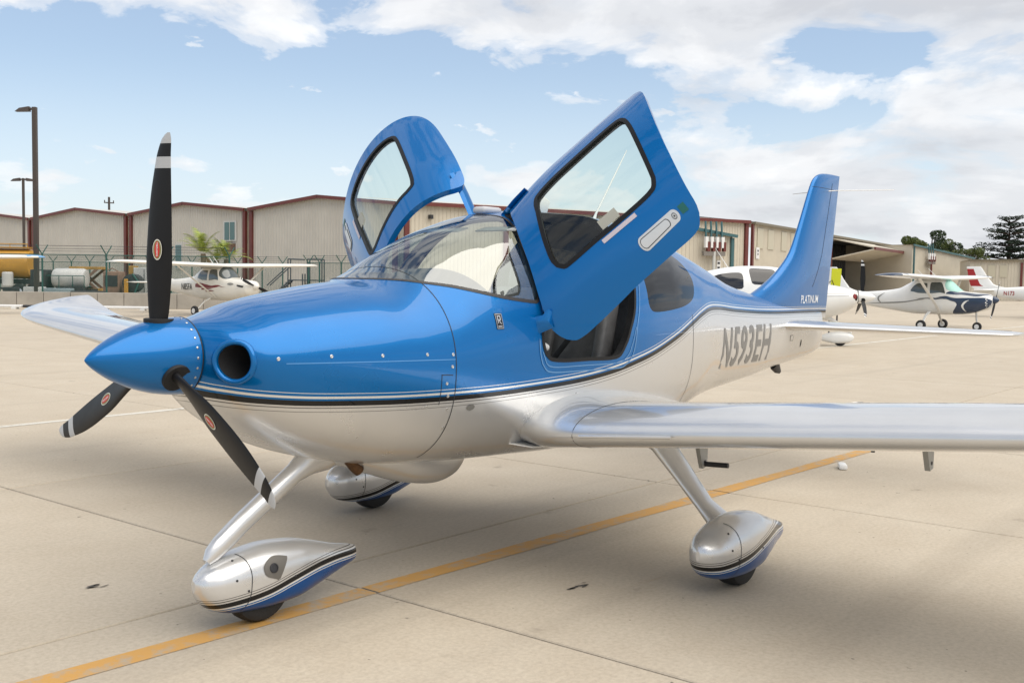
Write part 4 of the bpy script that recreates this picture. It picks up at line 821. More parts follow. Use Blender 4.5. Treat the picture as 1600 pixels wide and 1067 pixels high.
ap = 4.4
MB().add([(d0, -.1, 6.25), (d1, -.1, 6.25), (d1, -ap, 5.30), (d0, -ap, 5.30), (d0, -.1, 6.37), (d1, -.1, 6.37), (d1, -ap-.05, 5.42), (d0, -ap-.05, 5.42)], [(3, 2, 1, 0), (4, 5, 6, 7), (0, 4, 7, 3), (1, 2, 6, 5), (2, 3, 7, 6), (0, 1, 5, 4)]).obj('bifold_upper_leaf', beige_l, h)
MB().add([(d0, -.1, 4.25), (d1, -.1, 4.25), (d1, -ap, 5.24), (d0, -ap, 5.24), (d0, -.1, 4.13), (d1, -.1, 4.13), (d1, -ap-.05, 5.12), (d0, -ap-.05, 5.12)], [(0, 1, 2, 3), (7, 6, 5, 4), (0, 3, 7, 4), (1, 5, 6, 2), (2, 6, 7, 3), (0, 4, 5, 1)]).obj('bifold_lower_leaf', beige_l, h)
MB().box(((d0+d1)/2, -ap-.1, 5.27), (d1-d0, .16, .30)).obj('fold_rail', maroon, h)
# meter shed in front of it
def shed(p0, p1, hgt, rise, dep, name, label, trim, wallm, meters=None, posts=(), eave=None):
    a, rz, Ln = frame_of(p0, p1); h = empty(name, a, rz, label, 'shed'); tp = lambda s: hgt+rise*(s/Ln); clad(MB(), 0, Ln, 0, tp).obj('front_wall', wallm, h)
    MB().quad((0, 0, 0), (0, dep, 0), (0, dep, hgt), (0, 0, hgt)).obj('side_wall', wallm, h); MB().quad((Ln, 0, 0), (Ln, dep, 0), (Ln, dep, hgt+rise), (Ln, 0, hgt+rise)).obj('side_wall', wallm, h)
    MB().add([(-.2, -.25, hgt+.04), (Ln+.2, -.25, hgt+rise+.04), (Ln+.2, dep, hgt+rise+.04), (-.2, dep, hgt+.04)], [(0, 1, 2, 3)]).obj('roof', roof_m, h)
    an = math.atan2(rise, Ln); MB().box((Ln/2, -.28, hgt+rise/2-.02), (math.hypot(Ln, rise)+.4, .12, .20), roty(-an)).obj('eave_trim', trim, h)
    for x in posts: MB().box((x*Ln, -.09, (hgt+rise*x)/2-.08), (.22, .16, hgt+rise*x-.16)).obj('wall_post', trim, h)
    if meters:
        s0, z0, k, st, pm_ = meters
        MB().tube([(s0+st*(k-1)/2, -.5, 0), (s0+st*(k-1)/2, -.5, z0-.2)], .11, 10).obj('meter_post', pm_, h, True); MB().box((s0+st*(k-1)/2, -.45, z0-.45), (st*k, .25, .28)).obj('meter_shelf', mat('weathered_steel', (.22, .20, .18), .6, .3), h)
        for i in range(k):
            MB().box((s0+i*st, -.5, z0+.30), (st*.52, .22, .72)).obj('meter_box', white_plastic, h); MB().box((s0+i*st+st*.35, -.5, z0+.02), (st*.45, .24, .62)).obj('meter_cover', maroon, h); MB().tube([(s0+i*st, -.45, z0+.6), (s0+i*st, -.35, hgt+.25)], .07, 8).obj('conduit', trim, h, True)
    return h
D1 = 70.0; z_l, z_r = hz(1080, 357, D1), hz(1140, 368, D1+1)
h = shed(((1040-800)/FPX*D1, D1), ((1141-800)/FPX*(D1+2), D1+2), z_l+.25, z_r-z_l-.25, 8, 'meter_shed', 'small beige shed with teal trim and a row of electricity meters', teal, beige_l, (2.65, 3.95, 4, .42, frame_w), (.985,))
MB().box((3.95, -.06, 2.6), (.30, .03, .95)).obj('notice', white_plastic, h)
for z_ in (2.9, 2.6, 2.3): MB().box((3.95, -.085, z_), (.18, .02, .12)).obj('notice_print', dark_metal, h)
D2 = 128.0
shed(((1421-800)/FPX*(D2-6), D2-6), ((1514-800)/FPX*(D2+6), D2+6), hz(1467, 388, D2)+.1, hz(1512, 403, D2)-hz(1467, 388, D2), 9, 'small_hangar', 'beige shed with a teal sloping eave left of the dark cedar', teal, beige_l, (3.5, 4.6, 3, .6, maroon), (.02,))
D3 = 118.0
h = shed(((1512-800)/FPX*D3, D3), ((1680-800)/FPX*(D3-3), D3-3), hz(1512, 407, D3), .15, 9, 'low_building', 'low beige building with maroon post at the right picture edge', olive, beige_l, None, ())
for x in (5.2, 7.4): MB().box((x, -.12, 2.1), (.22, .2, 4.1)).obj('wall_post', maroon, h)
for x in (.9, 2.2, 3.4): MB().box((x, -.06, 3.2), (.75, .05, 1.3)).obj('translucent_panel', translucent, h)
MB().box((6.4, -.06, 1.6), (1.3, .06, 2.9)).obj('door', mat('grey_door', (.30, .30, .28), .5), h); MB().box((6.2, -.25, 3.75), (1.2, .35, .30)).obj('door_lamp', maroon, h)
# ------------------------------------------------------------------ other aircraft
def place(px, D, hR, hF):
    """nose over the given spot, heading (right, ahead)"""
    hv = HR*hR+HF*hF; hv /= np.linalg.norm(hv); return gx(px, D), math.atan2(-hv[1], -hv[0])
p, rz = place(1367, 28.6, .985, -.17)
wr = empty('white_aircraft', p, rz, 'white low-wing plane with dark windows parked behind the blue tail', 'aircraft')
low_wing_plane(wr, False, dict(fus=white_paint, wing=white_paint, glass=rear_glass, rear=mat('dark_window', (.012, .012, .014), .08, 0, .6), spin=white_paint, pant=(white_paint, white_paint), phase=math.radians(2), pitch=.75))
MB().lathe([(0, .075), (.01, .075), (.03, .06), (.032, .0)], (.60, .345, 1.34), (-.75, .66, 0), 20).obj('inlet_plug', mat('red_plug', (.22, .02, .02), .6), wr, True)
MB().tube([(3.9, 0, 2.07), (4.25, 0, 2.6)], [.012, .006], 8).obj('whip_antenna', white_plastic, wr, True)
for z_ in (1.42, 1.35):
    q = np.array([(x, float(FUS.t_of(x, z_-.02*(x-.9), 1))) for x in np.linspace(.75, 1.5, 12)]); V, F_, nr = ribbon(FUS, q, .012, .003, False); mk('pin_stripe', V, F_, letter_grey, wr, True, nrm=nr)
HW = Loft([(.22,1.44,1.16,.16,1.30,2,2),(.30,1.50,1.02,.30,1.27,2.4,2.3),(.42,1.56,.92,.42,1.24,2.7,2.4),(.9,1.61,.78,.49,1.2,2.9,2.6),(1.40,1.66,.70,.53,1.2,2.9,2.8),(1.55,1.70,.69,.54,1.2,2.8,2.8),(1.75,1.86,.68,.55,1.22,2.6,2.8),(2.05,2.12,.66,.555,1.3,2.8,3),(2.3,2.19,.66,.56,1.3,3.2,3),(3.3,2.17,.66,.55,1.3,3.2,3),(3.75,1.98,.69,.49,1.27,2.7,2.7),(4.2,1.76,.75,.41,1.26,2.5,2.5),(5.0,1.64,.86,.30,1.27,2.3,2.3),(6.2,1.55,1.03,.18,1.3,2.2,2.2),(7.5,1.47,1.22,.06,1.34,2,2)])
def zpoly(pts, s_, step=.05): return smooth_poly([(x, float(HW.t_of(x, z, s_))) for x, z in pts], step)
cream = mat('cream_white_paint', (.70, .68, .62), .32, 0, .4, var=.05, vscale=2); win_dark = mat('plane_window', (.05, .065, .065), .06, 0, .5, spec=.8)
win_clear = glass_mat('plane_clear_window', (.42, .44, .40), 1.2)
def high_wing_plane(root, body, wingm, tip, deco, fin_m=None, screen=None, reg=None, regpos=None, regm=None, regsize=.3, nose_m=None, prop_phase=0.0, tipx=.5, rud=None):
    o = HW.grid('fuselage', body, root, np.concatenate([np.linspace(.22, .5, 12), np.arange(.55, 7.5, .09), [7.5]]), 56)
    def pt(P, nm, m, off): V, F_, nr = patch(HW, P, step=.09, off=off); return mk(nm, V, F_, m, o, True, nrm=nr)
    for i, (pts, m, s_) in enumerate(deco): pt(zpoly(pts, s_), 'painted_trim', m, .005+.003*i)
    for s_ in (-1, 1):
        pt(zpoly([(2.05, 1.62), (2.12, 1.58), (2.62, 1.56), (2.68, 1.62), (2.68, 1.98), (2.60, 2.03), (2.30, 2.03), (2.2, 1.98)], s_, .03), 'door_window', win_dark, .006); pt(zpoly([(2.82, 1.60), (2.88, 1.56), (3.25, 1.58), (3.52, 1.64), (3.50, 1.74), (3.34, 1.92), (3.2, 1.98), (2.88, 1.99), (2.82, 1.94)], s_, .03), 'cabin_window', win_dark, .006)
    W = smooth_poly([(1.50, 0), (1.53, .5), (1.66, .85), (1.88, 1.06), (2.02, 1.08), (2.08, .9), (2.10, .5), (2.11, 0), (2.10, -.5), (2.08, -.9), (2.02, -1.08), (1.88, -1.06), (1.66, -.85), (1.53, -.5)], .06); pt(W, 'windscreen', screen or win_dark, .006)
    for s_ in (-1, 1):
        sec = [((1.92, 0, 2.19), 1.63, .12, .02), ((1.92, s_*2.4, 2.235), 1.63, .12, .02), ((1.98, s_*4.9, 2.29), 1.18, .115, .01), ((2.02, s_*5.2, 2.295), 1.10, .10, 0), ((2.10, s_*5.38, 2.285), .92, .08, 0), ((2.25, s_*5.46, 2.27), .65, .05, 0)]
        surf(['wing', 'wing_tip'], sec, (0, 0, 1), wingm, root, None, None, .02, 16, refine=2)
        if tip: 
            ts_ = [((x[0][0]-.008, x[0][1], x[0][2]+.0), x[1]+.012, x[2]*1.06, x[3]) for x in [((1.985, s_*(5.46-tipx-.0), 2.291), 1.17-.02*tipx, .115, .01)]+sec[3:]]; ts_[-1] = ((ts_[-1][0][0], s_*5.465, 2.27), ts_[-1][1], ts_[-1][2], 0); surf(['wing_tip'], ts_, (0, 0, 1), tip, root, None, None, .02, 16, refine=2)
        MB().tube([(2.25, s_*.52, .80), (2.45, s_*2.35, 2.17)], [(.07, .022)]*2, 12, ref=(1, 0, 0)).obj('wing_strut', wingm, root, True, 60)
        surf(['tailplane'], [((6.45, 0, 1.42), 1.1, .09, 0), ((6.62, s_*1.5, 1.42), .8, .08, 0), ((6.74, s_*1.68, 1.42), .55, .05, 0)], (0, 0, 1), wingm, root, None, None, 0, 12)
        MB().tube([(2.72, s_*.45, .76), (2.74, s_*.75, .62), (2.75, s_*1.17, .22)], [(.08, .03), (.06, .022), (.045, .02)], 10, ref=(1, 0, 0)).obj('main_gear_leg', wingm, root, True, 60); wheel(root, (2.75, s_*1.25, .215), .215, .15, white_plastic)
    surf(['fin', 'rudder'], [((5.6, 0, 1.50), 1.9, .03, 0), ((6.2, 0, 1.62), 1.45, .07, 0), ((6.55, 0, 1.75), 1.16, .09, 0), ((7.10, 0, 2.55), .78, .09, 0), ((7.2, 0, 2.68), .70, .06, 0)], (0, 1, 0), fin_m or body, root, .6, {'rudder': (1, 3)}, 0, 12, refine=2, mats={'rudder': rud or body})
    MB().tube([(.92, 0, .95), (.90, 0, .55), (.86, 0, .20)], [.05, .035, .03], 12).obj('nose_gear_leg', metal, root, True); wheel(root, (.86, 0, .19), .19, .13, white_plastic)
    MB().lathe([(x, .16*math.sin(math.pi/2*min(1, (x/.24))**.7)) for x in np.linspace(0, .25, 12)], (0, 0, 1.32), (1, 0, 0), 24).obj('spinner', nose_m or body, root, True)
    for k in range(2): prop_blade(root, (.16, 0, 1.32), prop_phase+k*math.pi, blade_black, white_plastic, False, .93)
    MB().tube([(2.6, .1, 2.28), (2.95, .1, 2.62)], [.012, .006], 8).obj('whip_antenna', white_plastic, root, True); MB().tube([(3.2, -.1, 2.27), (3.5, -.1, 2.58)], [.012, .006], 8).obj('whip_antenna', white_plastic, root, True)
    if reg:
        T, TF = text_mesh(reg, regsize, .004); x1, z0 = regpos; X = x1-T[:, 0]*.8; Z = z0+T[:, 1]; t = HW.t_of(X, Z, 1); mk('registration_lettering', HW.S(X, t)+HW.NRM(X, t)*.016, [f[::-1] for f in TF], regm, root, False)
red = mat('maroon_decal', (.17, .012, .016), .4); navy = mat('navy_paint', (.010, .030, .075), .3, 0, .6); grey_d = mat('grey_decal', (.22, .22, .21), .4); ink = mat('black_lettering', (.02, .02, .02), .5); red2 = mat('red_paint', (.33, .012, .016), .4)
p, rz = place(403, 43, .80, -.60); a1 = empty('high_wing_aircraft', p, rz, 'white high-wing plane with maroon stripes, seen past the upright propeller blade', 'aircraft'); a1.scale = (.93,)*3
high_wing_plane(a1, cream, cream, None, [([(1.55, 1.27), (2.5, 1.32), (3.72, 1.38), (3.72, 1.24), (2.5, 1.22)], red, 1), ([(2.45, 1.19), (3.2, 1.20), (3.2, 1.13)], red, 1), ([(2.3, 1.10), (2.9, 1.12), (2.9, 1.05)], red, 1), ([(1.05, 1.40), (1.25, 1.46), (1.45, 1.42), (1.3, 1.36)], grey_d, 1), ([(.45, 1.33), (.85, 1.38), (.85, 1.33), (.5, 1.27)], ink, 1)], None, None, 'N85FA', (4.98, 1.10), ink, .42, prop_phase=1.2)
p, rz = place(1560, 38.6, .74, -.67); a2 = empty('high_wing_aircraft', p, rz, 'white and navy high-wing plane with a pale green windscreen shade', 'aircraft')
a2.scale = (.87,)*3
high_wing_plane(a2, white_paint, white_paint, navy, [([(.24, 1.30), (.42, 1.40), (.9, 1.40), (1.6, 1.38), (2.4, 1.38), (3.3, 1.36), (2.4, 1.30), (1.75, 1.25), (1.55, 1.14), (1.60, .98), (1.72, .80), (1.70, .70), (1.2, .72), (.6, .90), (.30, 1.08)], navy, 1), ([(.28, 1.48), (.8, 1.56), (1.4, 1.62), (2.0, 1.56), (1.4, 1.52), (.7, 1.47)], navy, 1), ([(1.05, 1.30), (1.25, 1.24), (1.36, 1.08), (1.30, .92), (1.18, .82), (1.26, .98), (1.25, 1.12)], white_paint, 1), ([(1.95, 1.30), (3.2, 1.31), (4.6, 1.14), (5.6, 1.08), (4.6, 1.09), (3.2, 1.25)], grey_d, 1), ([(4.9, 1.10), (5.0, 1.22), (5.0, 1.36), (4.75, 1.55), (5.06, 1.38), (5.06, 1.20)], grey_d, 1)], None, mat('mint_sunshade', (.36, .62, .55), .6), None, nose_m=navy, prop_phase=2.6, tipx=.9)
gp0 = np.array([-18.95, 43.5]); hd = np.array([.66, -.75]); port = np.array([.75, .66]); nose = gp0-port*5.46+hd*2.1
p, rz = place(800+nose[0]/nose[1]*FPX, nose[1], *hd); a3 = empty('high_wing_aircraft', p, rz, 'white wing with a pale blue tip reaching in from the left picture edge', 'aircraft')
high_wing_plane(a3, cream, cream, mat('sky_blue_paint', (.15, .36, .62), .35), [], tipx=.8)
p, rz = place(1770, 54, .86, -.50); a4 = empty('high_wing_aircraft', p, rz, 'white plane with a red tail fin, cut off by the right picture edge', 'aircraft')
high_wing_plane(a4, white_paint, white_paint, None, [], None, None, 'N173', (6.0, 1.16), red2, .30, rud=red2)

# ------------------------------------------------------------------ yard on the left
def rect_wall(p0, p1, hgt, th, name, label, m, cat, seg=0):
    a, rz, Ln = frame_of(p0, p1); h = empty(name, a, rz, label, cat); n = max(1, seg); w = Ln/n
    for i in range(n): MB().box((w*(i+.5), th/2, hgt/2), (w-.02, th, hgt), None, .02).obj('wall_panel', m, h)
    return h
def R_(px, D): return ((px-800)/FPX*D, D)
cwall = mat('weathered_concrete', (.36, .33, .285), .85, var=.16, vscale=1.2, bump=.3, bscale=30)
rect_wall(R_(-60, 50.5), R_(520, 52), .75, .25, 'low_wall', 'low grey concrete wall along the far side of the apron', cwall, 'wall', 14)
for i, (q0, q1, m, nm) in enumerate(((-40, 34, white_plastic, 0), (36, 150, dark_metal, 1), (152, 236, white_plastic, 0))):
    a, rz, Ln = frame_of(R_(q0, 48.6), R_(q1, 48.6)); o = MB().box((0, 0, .13), (Ln, .28, .12), None, .04).box((-Ln*.35, 0, .04), (.2, .4, .075)).box((Ln*.35, 0, .04), (.2, .4, .075)).obj('barrier_bar', m); o.location = tuple((a+np.array([math.cos(rz), math.sin(rz), 0])*Ln/2)); o.rotation_euler = (0, 0, rz)
    meta(o, ['white low barrier bar at the left picture edge below the wall', 'dark low barrier bar between two white ones below the wall', 'white low barrier bar just left of the upright propeller blade'][i], 'barrier', 'barrier bars below the wall')
green = mat('fence_green', (.018, .085, .070), .5)
def chain_mat():
    m = bpy.data.materials.new('chain_link'); m.use_nodes = True; t = m.node_tree; t.nodes.clear(); tcn = N(t, 'ShaderNodeTexCoord'); s = N(t, 'ShaderNodeSeparateXYZ'); L(t, tcn.outputs['Object'], s.inputs[0])
    def wire(sg):
        u = MATH(t, 'FRACT', MATH(t, 'DIVIDE', MATH(t, 'ADD', s.outputs[0], MATH(t, 'MULTIPLY', s.outputs[2], sg)), .075)); return MATH(t, 'LESS_THAN', u, .10)
    f = MATH(t, 'MAXIMUM', wire(1.0), wire(-1.0)); d = N(t, 'ShaderNodeBsdfDiffuse'); d.inputs[0].default_value = (.03, .11, .09, 1); tr = N(t, 'ShaderNodeBsdfTransparent'); mx = N(t, 'ShaderNodeMixShader'); L(t, f, mx.inputs[0]); L(t, tr.outputs[0], mx.inputs[1]); L(t, d.outputs[0], mx.inputs[2]); o = N(t, 'ShaderNodeOutputMaterial'); L(t, mx.outputs[0], o.inputs[0]); return m
chain = chain_mat()
def fence(pxs, D0, D1, top, name, label, arm=.45):
    """posts with Y arms, rails, wires and chain-link between them"""
    P = [gx(px, D0+(D1-D0)*i/(len(pxs)-1)) for i, px in enumerate(pxs)]; d = P[-1]-P[0]; rz = math.atan2(d[1], d[0]); h = empty(name, P[0], rz, label, 'fence'); ss = [float(np.linalg.norm(p-P[0])) for p in P]; zt = top-.42
    for s in ss:
        o = MB().tube([(s, 0, 0), (s, 0, zt)], .045, 10).obj('post', green, h, True)
        for q in (-1, 1): MB().tube([(s, 0, zt-.05), (s+q*.17, q*.28, top)], .028, 8).obj('arm', green, o, True)
    for a, b in zip(ss, ss[1:]): MB().quad((a+.03, 0, .05), (b-.03, 0, .05), (b-.03, 0, zt-.08), (a+.03, 0, zt-.08)).obj('chain_link_panel', chain, h)
    MB().tube([(ss[0], 0, zt-.06), (ss[-1], 0, zt-.06)], .022, 8).obj('rail', green, h)
    for k in (.3, .6, .95):
        for q in (-1, 1): MB().tube([(ss[0]+q*.17*k, q*.28*k, zt+.40*k), (ss[-1]+q*.17*k, q*.28*k, zt+.40*k)], .006, 5).obj('barbed_wire', dark_metal, h)
fence([-35, 66, 166, 262, 358], 53.5, 53.5, 3.05, 'near_fence', 'green chain-link fence of tall forked posts just behind the low wall')
fence([-30, 2, 28, 56, 85, 113, 141, 172, 203, 235, 268, 300, 335, 372, 411, 441], 86, 72, 2.95, 'far_fence', 'green chain-link fence with forked posts along the foot of the hangars')
fence([481, 492, 530, 566], 66, 64, 2.95, 'gate_fence', 'green fence bay with paired forked posts right of the steps', .45)
pole_m = mat('brown_pole', (.075, .060, .052), .5, .3)
def lamp(px, D, top, label, double):
    h = empty('lamp_post', gx(px, D), math.atan2(HR[1], HR[0]), label, 'lamp post', 'lamp posts'); MB().box((0, 0, top/2), (.22 if not double else .17, .22 if not double else .17, top), None, .02).obj('pole', pole_m, h); MB().box((0, 0, .25), (.6, .6, .5), None, .04).obj('pole_base', cwall, h)
    for s_ in ((-1,) if not double else (-1, 1)):
        hd_ = MB(); hd_.tube([(s_*.1, 0, top-.1), (s_*.35, 0, top-.08)], .06, 8); hd_.obj('arm', pole_m, h, True); hd2 = MB(); V = []
        hd2.add([(s_*.25, -.16, top-.22), (s_*.25, .16, top-.22), (s_*.95, .14, top-.24), (s_*.95, -.14, top-.24), (s_*.25, -.12, top+.02), (s_*.25, .12, top+.02), (s_*.75, .10, top-.06), (s_*.75, -.10, top-.06)], [(0, 1, 2, 3), (4, 5, 6, 7), (0, 1, 5, 4), (1, 2, 6, 5), (2, 3, 7, 6), (3, 0, 4, 7)]); hd2.obj('lamp_head', pole_m, h)
lamp(57, 54.5, hz(57, 171, 54.5), 'tall dark lamp post with one lamp head at far left', False); lamp(38, 84, hz(38, 280, 84), 'farther, thinner lamp post with two lamp heads at far left', True)
h = empty('utility_pole', gx(171, 150), rz, 'distant utility pole with a crossarm rising above the hangar roofs', 'utility pole'); zt = hz(171, 309, 150); MB().tube([(0, 0, 0), (0, 0, zt)], [.22, .16], 8).obj('pole', pole_m, h, True); MB().tube([(-.5, -.5, zt-.8), (.5, .5, zt-.8)], .08, 6).obj('crossarm', pole_m, h); [MB().tube([(q*.45, q*.45, zt-.8), (q*.45, q*.45, zt-.45)], .07, 6).obj('insulator', pole_m, h) for q in (-1, 1)]
tank_y = mat('tank_yellow', (.46, .24, .03), .4, var=.12, vscale=1.5); mach_y = mat('machine_yellow', (.38, .22, .05), .55, var=.3, vscale=3); junk = mat('machine_dark', (.03, .03, .032), .6, var=.4, vscale=4); wtank = mat('tank_white', (.52, .52, .50), .45, var=.1, vscale=2); rust = mat('rusty_brown', (.22, .14, .10), .8, var=.3, vscale=3)
yrz = math.atan2(HR[1], HR[0])
h = empty('tank_truck', gx(-10, 62), yrz, 'yellow tank truck standing behind the wall at the left picture edge', 'truck')
MB().lathe([(-2.6, .5), (-2.5, .78), (-2.3, .86), (2.1, .86), (2.28, .78), (2.34, .5)], (0, 0, 2.15), (1, 0, 0), 28).obj('tank', tank_y, h, True); MB().box((0, 0, 1.12), (5.4, .9, .28)).obj('chassis', junk, h); MB().box((.6, -.3, 3.06), (3.4, .5, .08)).obj('walkway', tank_y, h)
for x in (-1.0, 1.2, 2.2): MB().tube([(x, -.5, 3.0), (x, -.5, 3.28)], .025, 6).obj('rail_post', tank_y, h)
MB().tube([(-1.0, -.5, 3.28), (2.2, -.5, 3.28)], .025, 6).obj('handrail', tank_y, h)
for x in (-1.6, -.6, 1.9):
    for y in (-.95, .95): wheel(h, (x, y, .5), .5, .28, metal)
for x, c in ((.35, 1.2), (1.35, 1.25)): MB().lathe([(-.42, .24), (-.36, .30), (.36, .30), (.42, .24)], (x, -1.15, c), (0, 0, 1), 18).obj('filter_vessel', wtank, h, True)
MB().box((-.9, -1.0, 1.0), (1.5, .6, .5), rotz(.1), .06).obj('pump_box', junk, h, True); MB().tube([(-.2, -1.2, .8), (.3, -1.3, .6), (1.0, -1.25, .75), (1.8, -1.2, .55)], .06, 8).obj('hose', junk, h, True)
h = empty('bowser_trailer', gx(103, 60), yrz, 'white tank trailer on dark wheels behind the wall', 'trailer')
MB().lathe([(-.95, .3), (-.88, .5), (-.75, .56), (.75, .56), (.9, .48), (.95, .3)], (.25, 0, 1.35), (1, 0, 0), 24).obj('tank', wtank, h, True); MB().box((-1.25, -.2, 1.25), (.85, 1.2, 1.15), None, .06).obj('pump_cabinet', junk, h, True); MB().lathe([(-.3, .22), (.3, .22)], (-1.2, -.85, 1.45), (0, 0, 1), 16).obj('filter_vessel', wtank, h, True); MB().box((0, 0, .72), (3.2, 1.0, .14)).obj('chassis', junk, h)
for y in (-.8, .8): wheel(h, (.75, y, .42), .42, .24, tank_y); MB().add([(.1, y-.2, .55), (1.4, y-.2, .55), (1.3, y-.2, .9), (.2, y-.2, .9), (.1, y+.2, .55), (1.4, y+.2, .55), (1.3, y+.2, .9), (.2, y+.2, .9)], [(0, 1, 2, 3), (7, 6, 5, 4), (3, 2, 6, 7), (0, 3, 7, 4), (1, 5, 6, 2)]).obj('mudguard', junk, h)
for q in (-.85, -.1, .65, 1.3): MB().tube([(q, -.72, .8), (q, -.72, 1.5)], .022, 6).obj('rail_post', green, h)
MB().tube([(-.85, -.72, 1.5), (1.3, -.72, 1.5)], .022, 6).obj('handrail', green, h)
h = empty('loading_platform', gx(138, 61), yrz, 'yellow scissor platform between the white trailer and a rusty machine', 'platform')
MB().box((0, 0, 1.95), (1.75, 1.2, .16), None, .02).obj('deck', mach_y, h); MB().box((.15, 0, .55), (1.5, 1.1, .5), None, .05).obj('base', mach_y, h, True)
for s_ in (-1, 1): MB().box((0, s_*.45, 1.3), (1.9, .08, .14), roty(.7)).obj('scissor_arm', rust, h); MB().box((0, s_*.55, 1.3), (1.9, .08, .14), roty(-.7)).obj('scissor_arm', rust, h)
for x in (-.55, .6): MB().lathe([(-.08, .24), (.08, .24)], (x, -.62, .25), (0, 1, 0), 16).obj('wheel', junk, h, True)
MB().tube([(-1.2, -.4, .4), (-1.15, -.4, 1.9)], .06, 8).obj('mast', rust, h)
h = empty('ground_power_unit', gx(178, 59), yrz, 'rusty box-shaped machine behind the left tip of the white wing', 'machine'); MB().box((0, 0, 1.05), (.95, .9, 1.45), None, .08).obj('housing', rust, h, True); MB().box((0, -.46, 1.25), (.7, .03, .6)).obj('grille', junk, h); MB().tube([(-.4, -.3, 1.75), (0, -.3, 1.95), (.4, -.3, 1.75)], .03, 8).obj('lifting_bar', rust, h)
for x in (-.35, .35): MB().lathe([(-.08, .2), (.08, .2)], (x, -.45, .2), (0, 1, 0), 16).obj('wheel', junk, h, True)
h = empty('compressor', gx(205, 58.5), yrz, 'dark round machine with a yellow upright, left of the propeller blade', 'machine'); MB().lathe([(-.4, .3), (-.34, .5), (.34, .5), (.4, .3)], (.1, 0, 1.15), (0, 1, 0), 24).obj('drum', junk, h, True); MB().box((-.1, -.55, .75), (.22, .12, 1.25), None, .04).obj('upright', tank_y, h); MB().lathe([(-.04, .2), (.04, .2)], (-.1, -.56, .25), (0, 1, 0), 18).obj('wheel', tank_y, h, True); MB().box((0, 0, .45), (1.5, .8, .35), None, .05).obj('base', junk, h); MB().tube([(.3, -.5, .5), (.55, -.45, 1.2), (.2, -.4, 1.65)], .05, 8).obj('hose', green, h, True)
h = empty('white_container', gx(232, 60), yrz, 'white box container partly hidden by the upright propeller blade', 'container'); MB().box((0, 0, 1.2), (1.3, 1.2, 1.6), None, .03).obj('body', wtank, h); MB().box((-.05, -.61, 1.2), (.03, .02, 1.45)).obj('door_gap', dark_metal, h); MB().box((-.85, 0, 1.25), (.3, .8, 1.7), None, .03).obj('end_frame', mach_y, h); MB().box((0, 0, .2), (1.3, 1.0, .4)).obj('skid', junk, h)
for i, (q0, q1, hh, m, lb) in enumerate(((8, 26, .45, junk, 'dark drum-like crate on the ground behind the wall'), (40, 68, .48, wtank, 'pale grey crate beside the fence post behind the wall'), (70, 112, .42, mat('grey_blue_panel', (.25, .31, .33), .5), 'long blue-grey panel lying behind the wall'), (113, 165, .30, junk, 'long dark plank stack behind the wall'))):
    D = 54.6+i*.15; w = (q1-q0)/FPX*D; o = MB().box((0, 0, .45+hh/2), (w, .7, hh), None, .05).box((-w*.3, 0, .225), (.15, .6, .45)).box((w*.3, 0, .225), (.15, .6, .45)).obj('crate' if i < 2 else 'panel_stack', m, None, True); o.location = tuple(gx((q0+q1)/2, D)); o.rotation_euler = (0, 0, yrz); meta(o, lb, 'crate' if i < 2 else 'stack')
# mobile steps
h = empty('boarding_steps', gx(455, 66.5), yrz, 'grey mobile boarding steps behind the fence', 'steps'); stl = mat('step_steel', (.07, .09, .10), .5, .4)
for x0 in (-.15, 1.05):
    for y in (-.4, .4):
        MB().tube([(x0, y, 0), (x0, y, 2.7)], .04, 6).obj('upright', stl, h); MB().tube([(x0+.9, y, 0), (x0+.9, y, 2.7 if x0 > 0 else 1.8)], .04, 6).obj('upright', stl, h); MB().tube([(x0, y, 2.7), (x0+.9, y, 2.7 if x0 > 0 else 2.68)], .04, 6).obj('handrail', stl, h)
for k in range(5): MB().box((-1.3+.28*k, 0, .25+.25*k), (.28, .85, .05)).obj('tread', stl, h)
for y in (-.42, .42): MB().tube([(-1.5, y, .05), (0, y, 1.40)], .05, 6).obj('stringer', stl, h); MB().tube([(-1.45, y, 1.05), (0, y, 2.4)], .035, 6).obj('handrail', stl, h)
MB().box((.9, 0, 1.40), (2.0, .9, .07)).obj('platform', stl, h); MB().box((1.4, -.3, 1.0), (.9, .3, .35)).obj('tool_box', stl, h)
# yellow board beyond the white plane
b0 = gx(1303, 33.2); h = empty('yellow_board', b0, yrz, 'bright yellow board standing behind the white plane\'s nose', 'board'); zt = hz(1303, 420, 33.2); yb = mat('hi_vis_yellow', (.52, .55, .01), .5)
MB().add([(-.17, 0, .9), (.12, 0, .9), (.20, .05, zt), (-.10, .05, zt+.01), (-.17, .03, .9), (.12, .03, .9), (.20, .08, zt), (-.10, .08, zt+.01)], [(0, 1, 2, 3), (7, 6, 5, 4), (0, 4, 5, 1), (1, 5, 6, 2), (2, 6, 7, 3), (3, 7, 4, 0)]).obj('board', yb, h)
for x in (-.14, .1): MB().tube([(x, .05, 0), (x, .05, 1.2)], .025, 8).obj('leg', dark_metal, h)
MB().tube([(-.13, -.03, 1.45), (-.06, -.06, 1.62), (-.12, -.05, 1.78), (-.2, -.03, 1.7)], .014, 8).obj('hose', black_rubber, h, True)
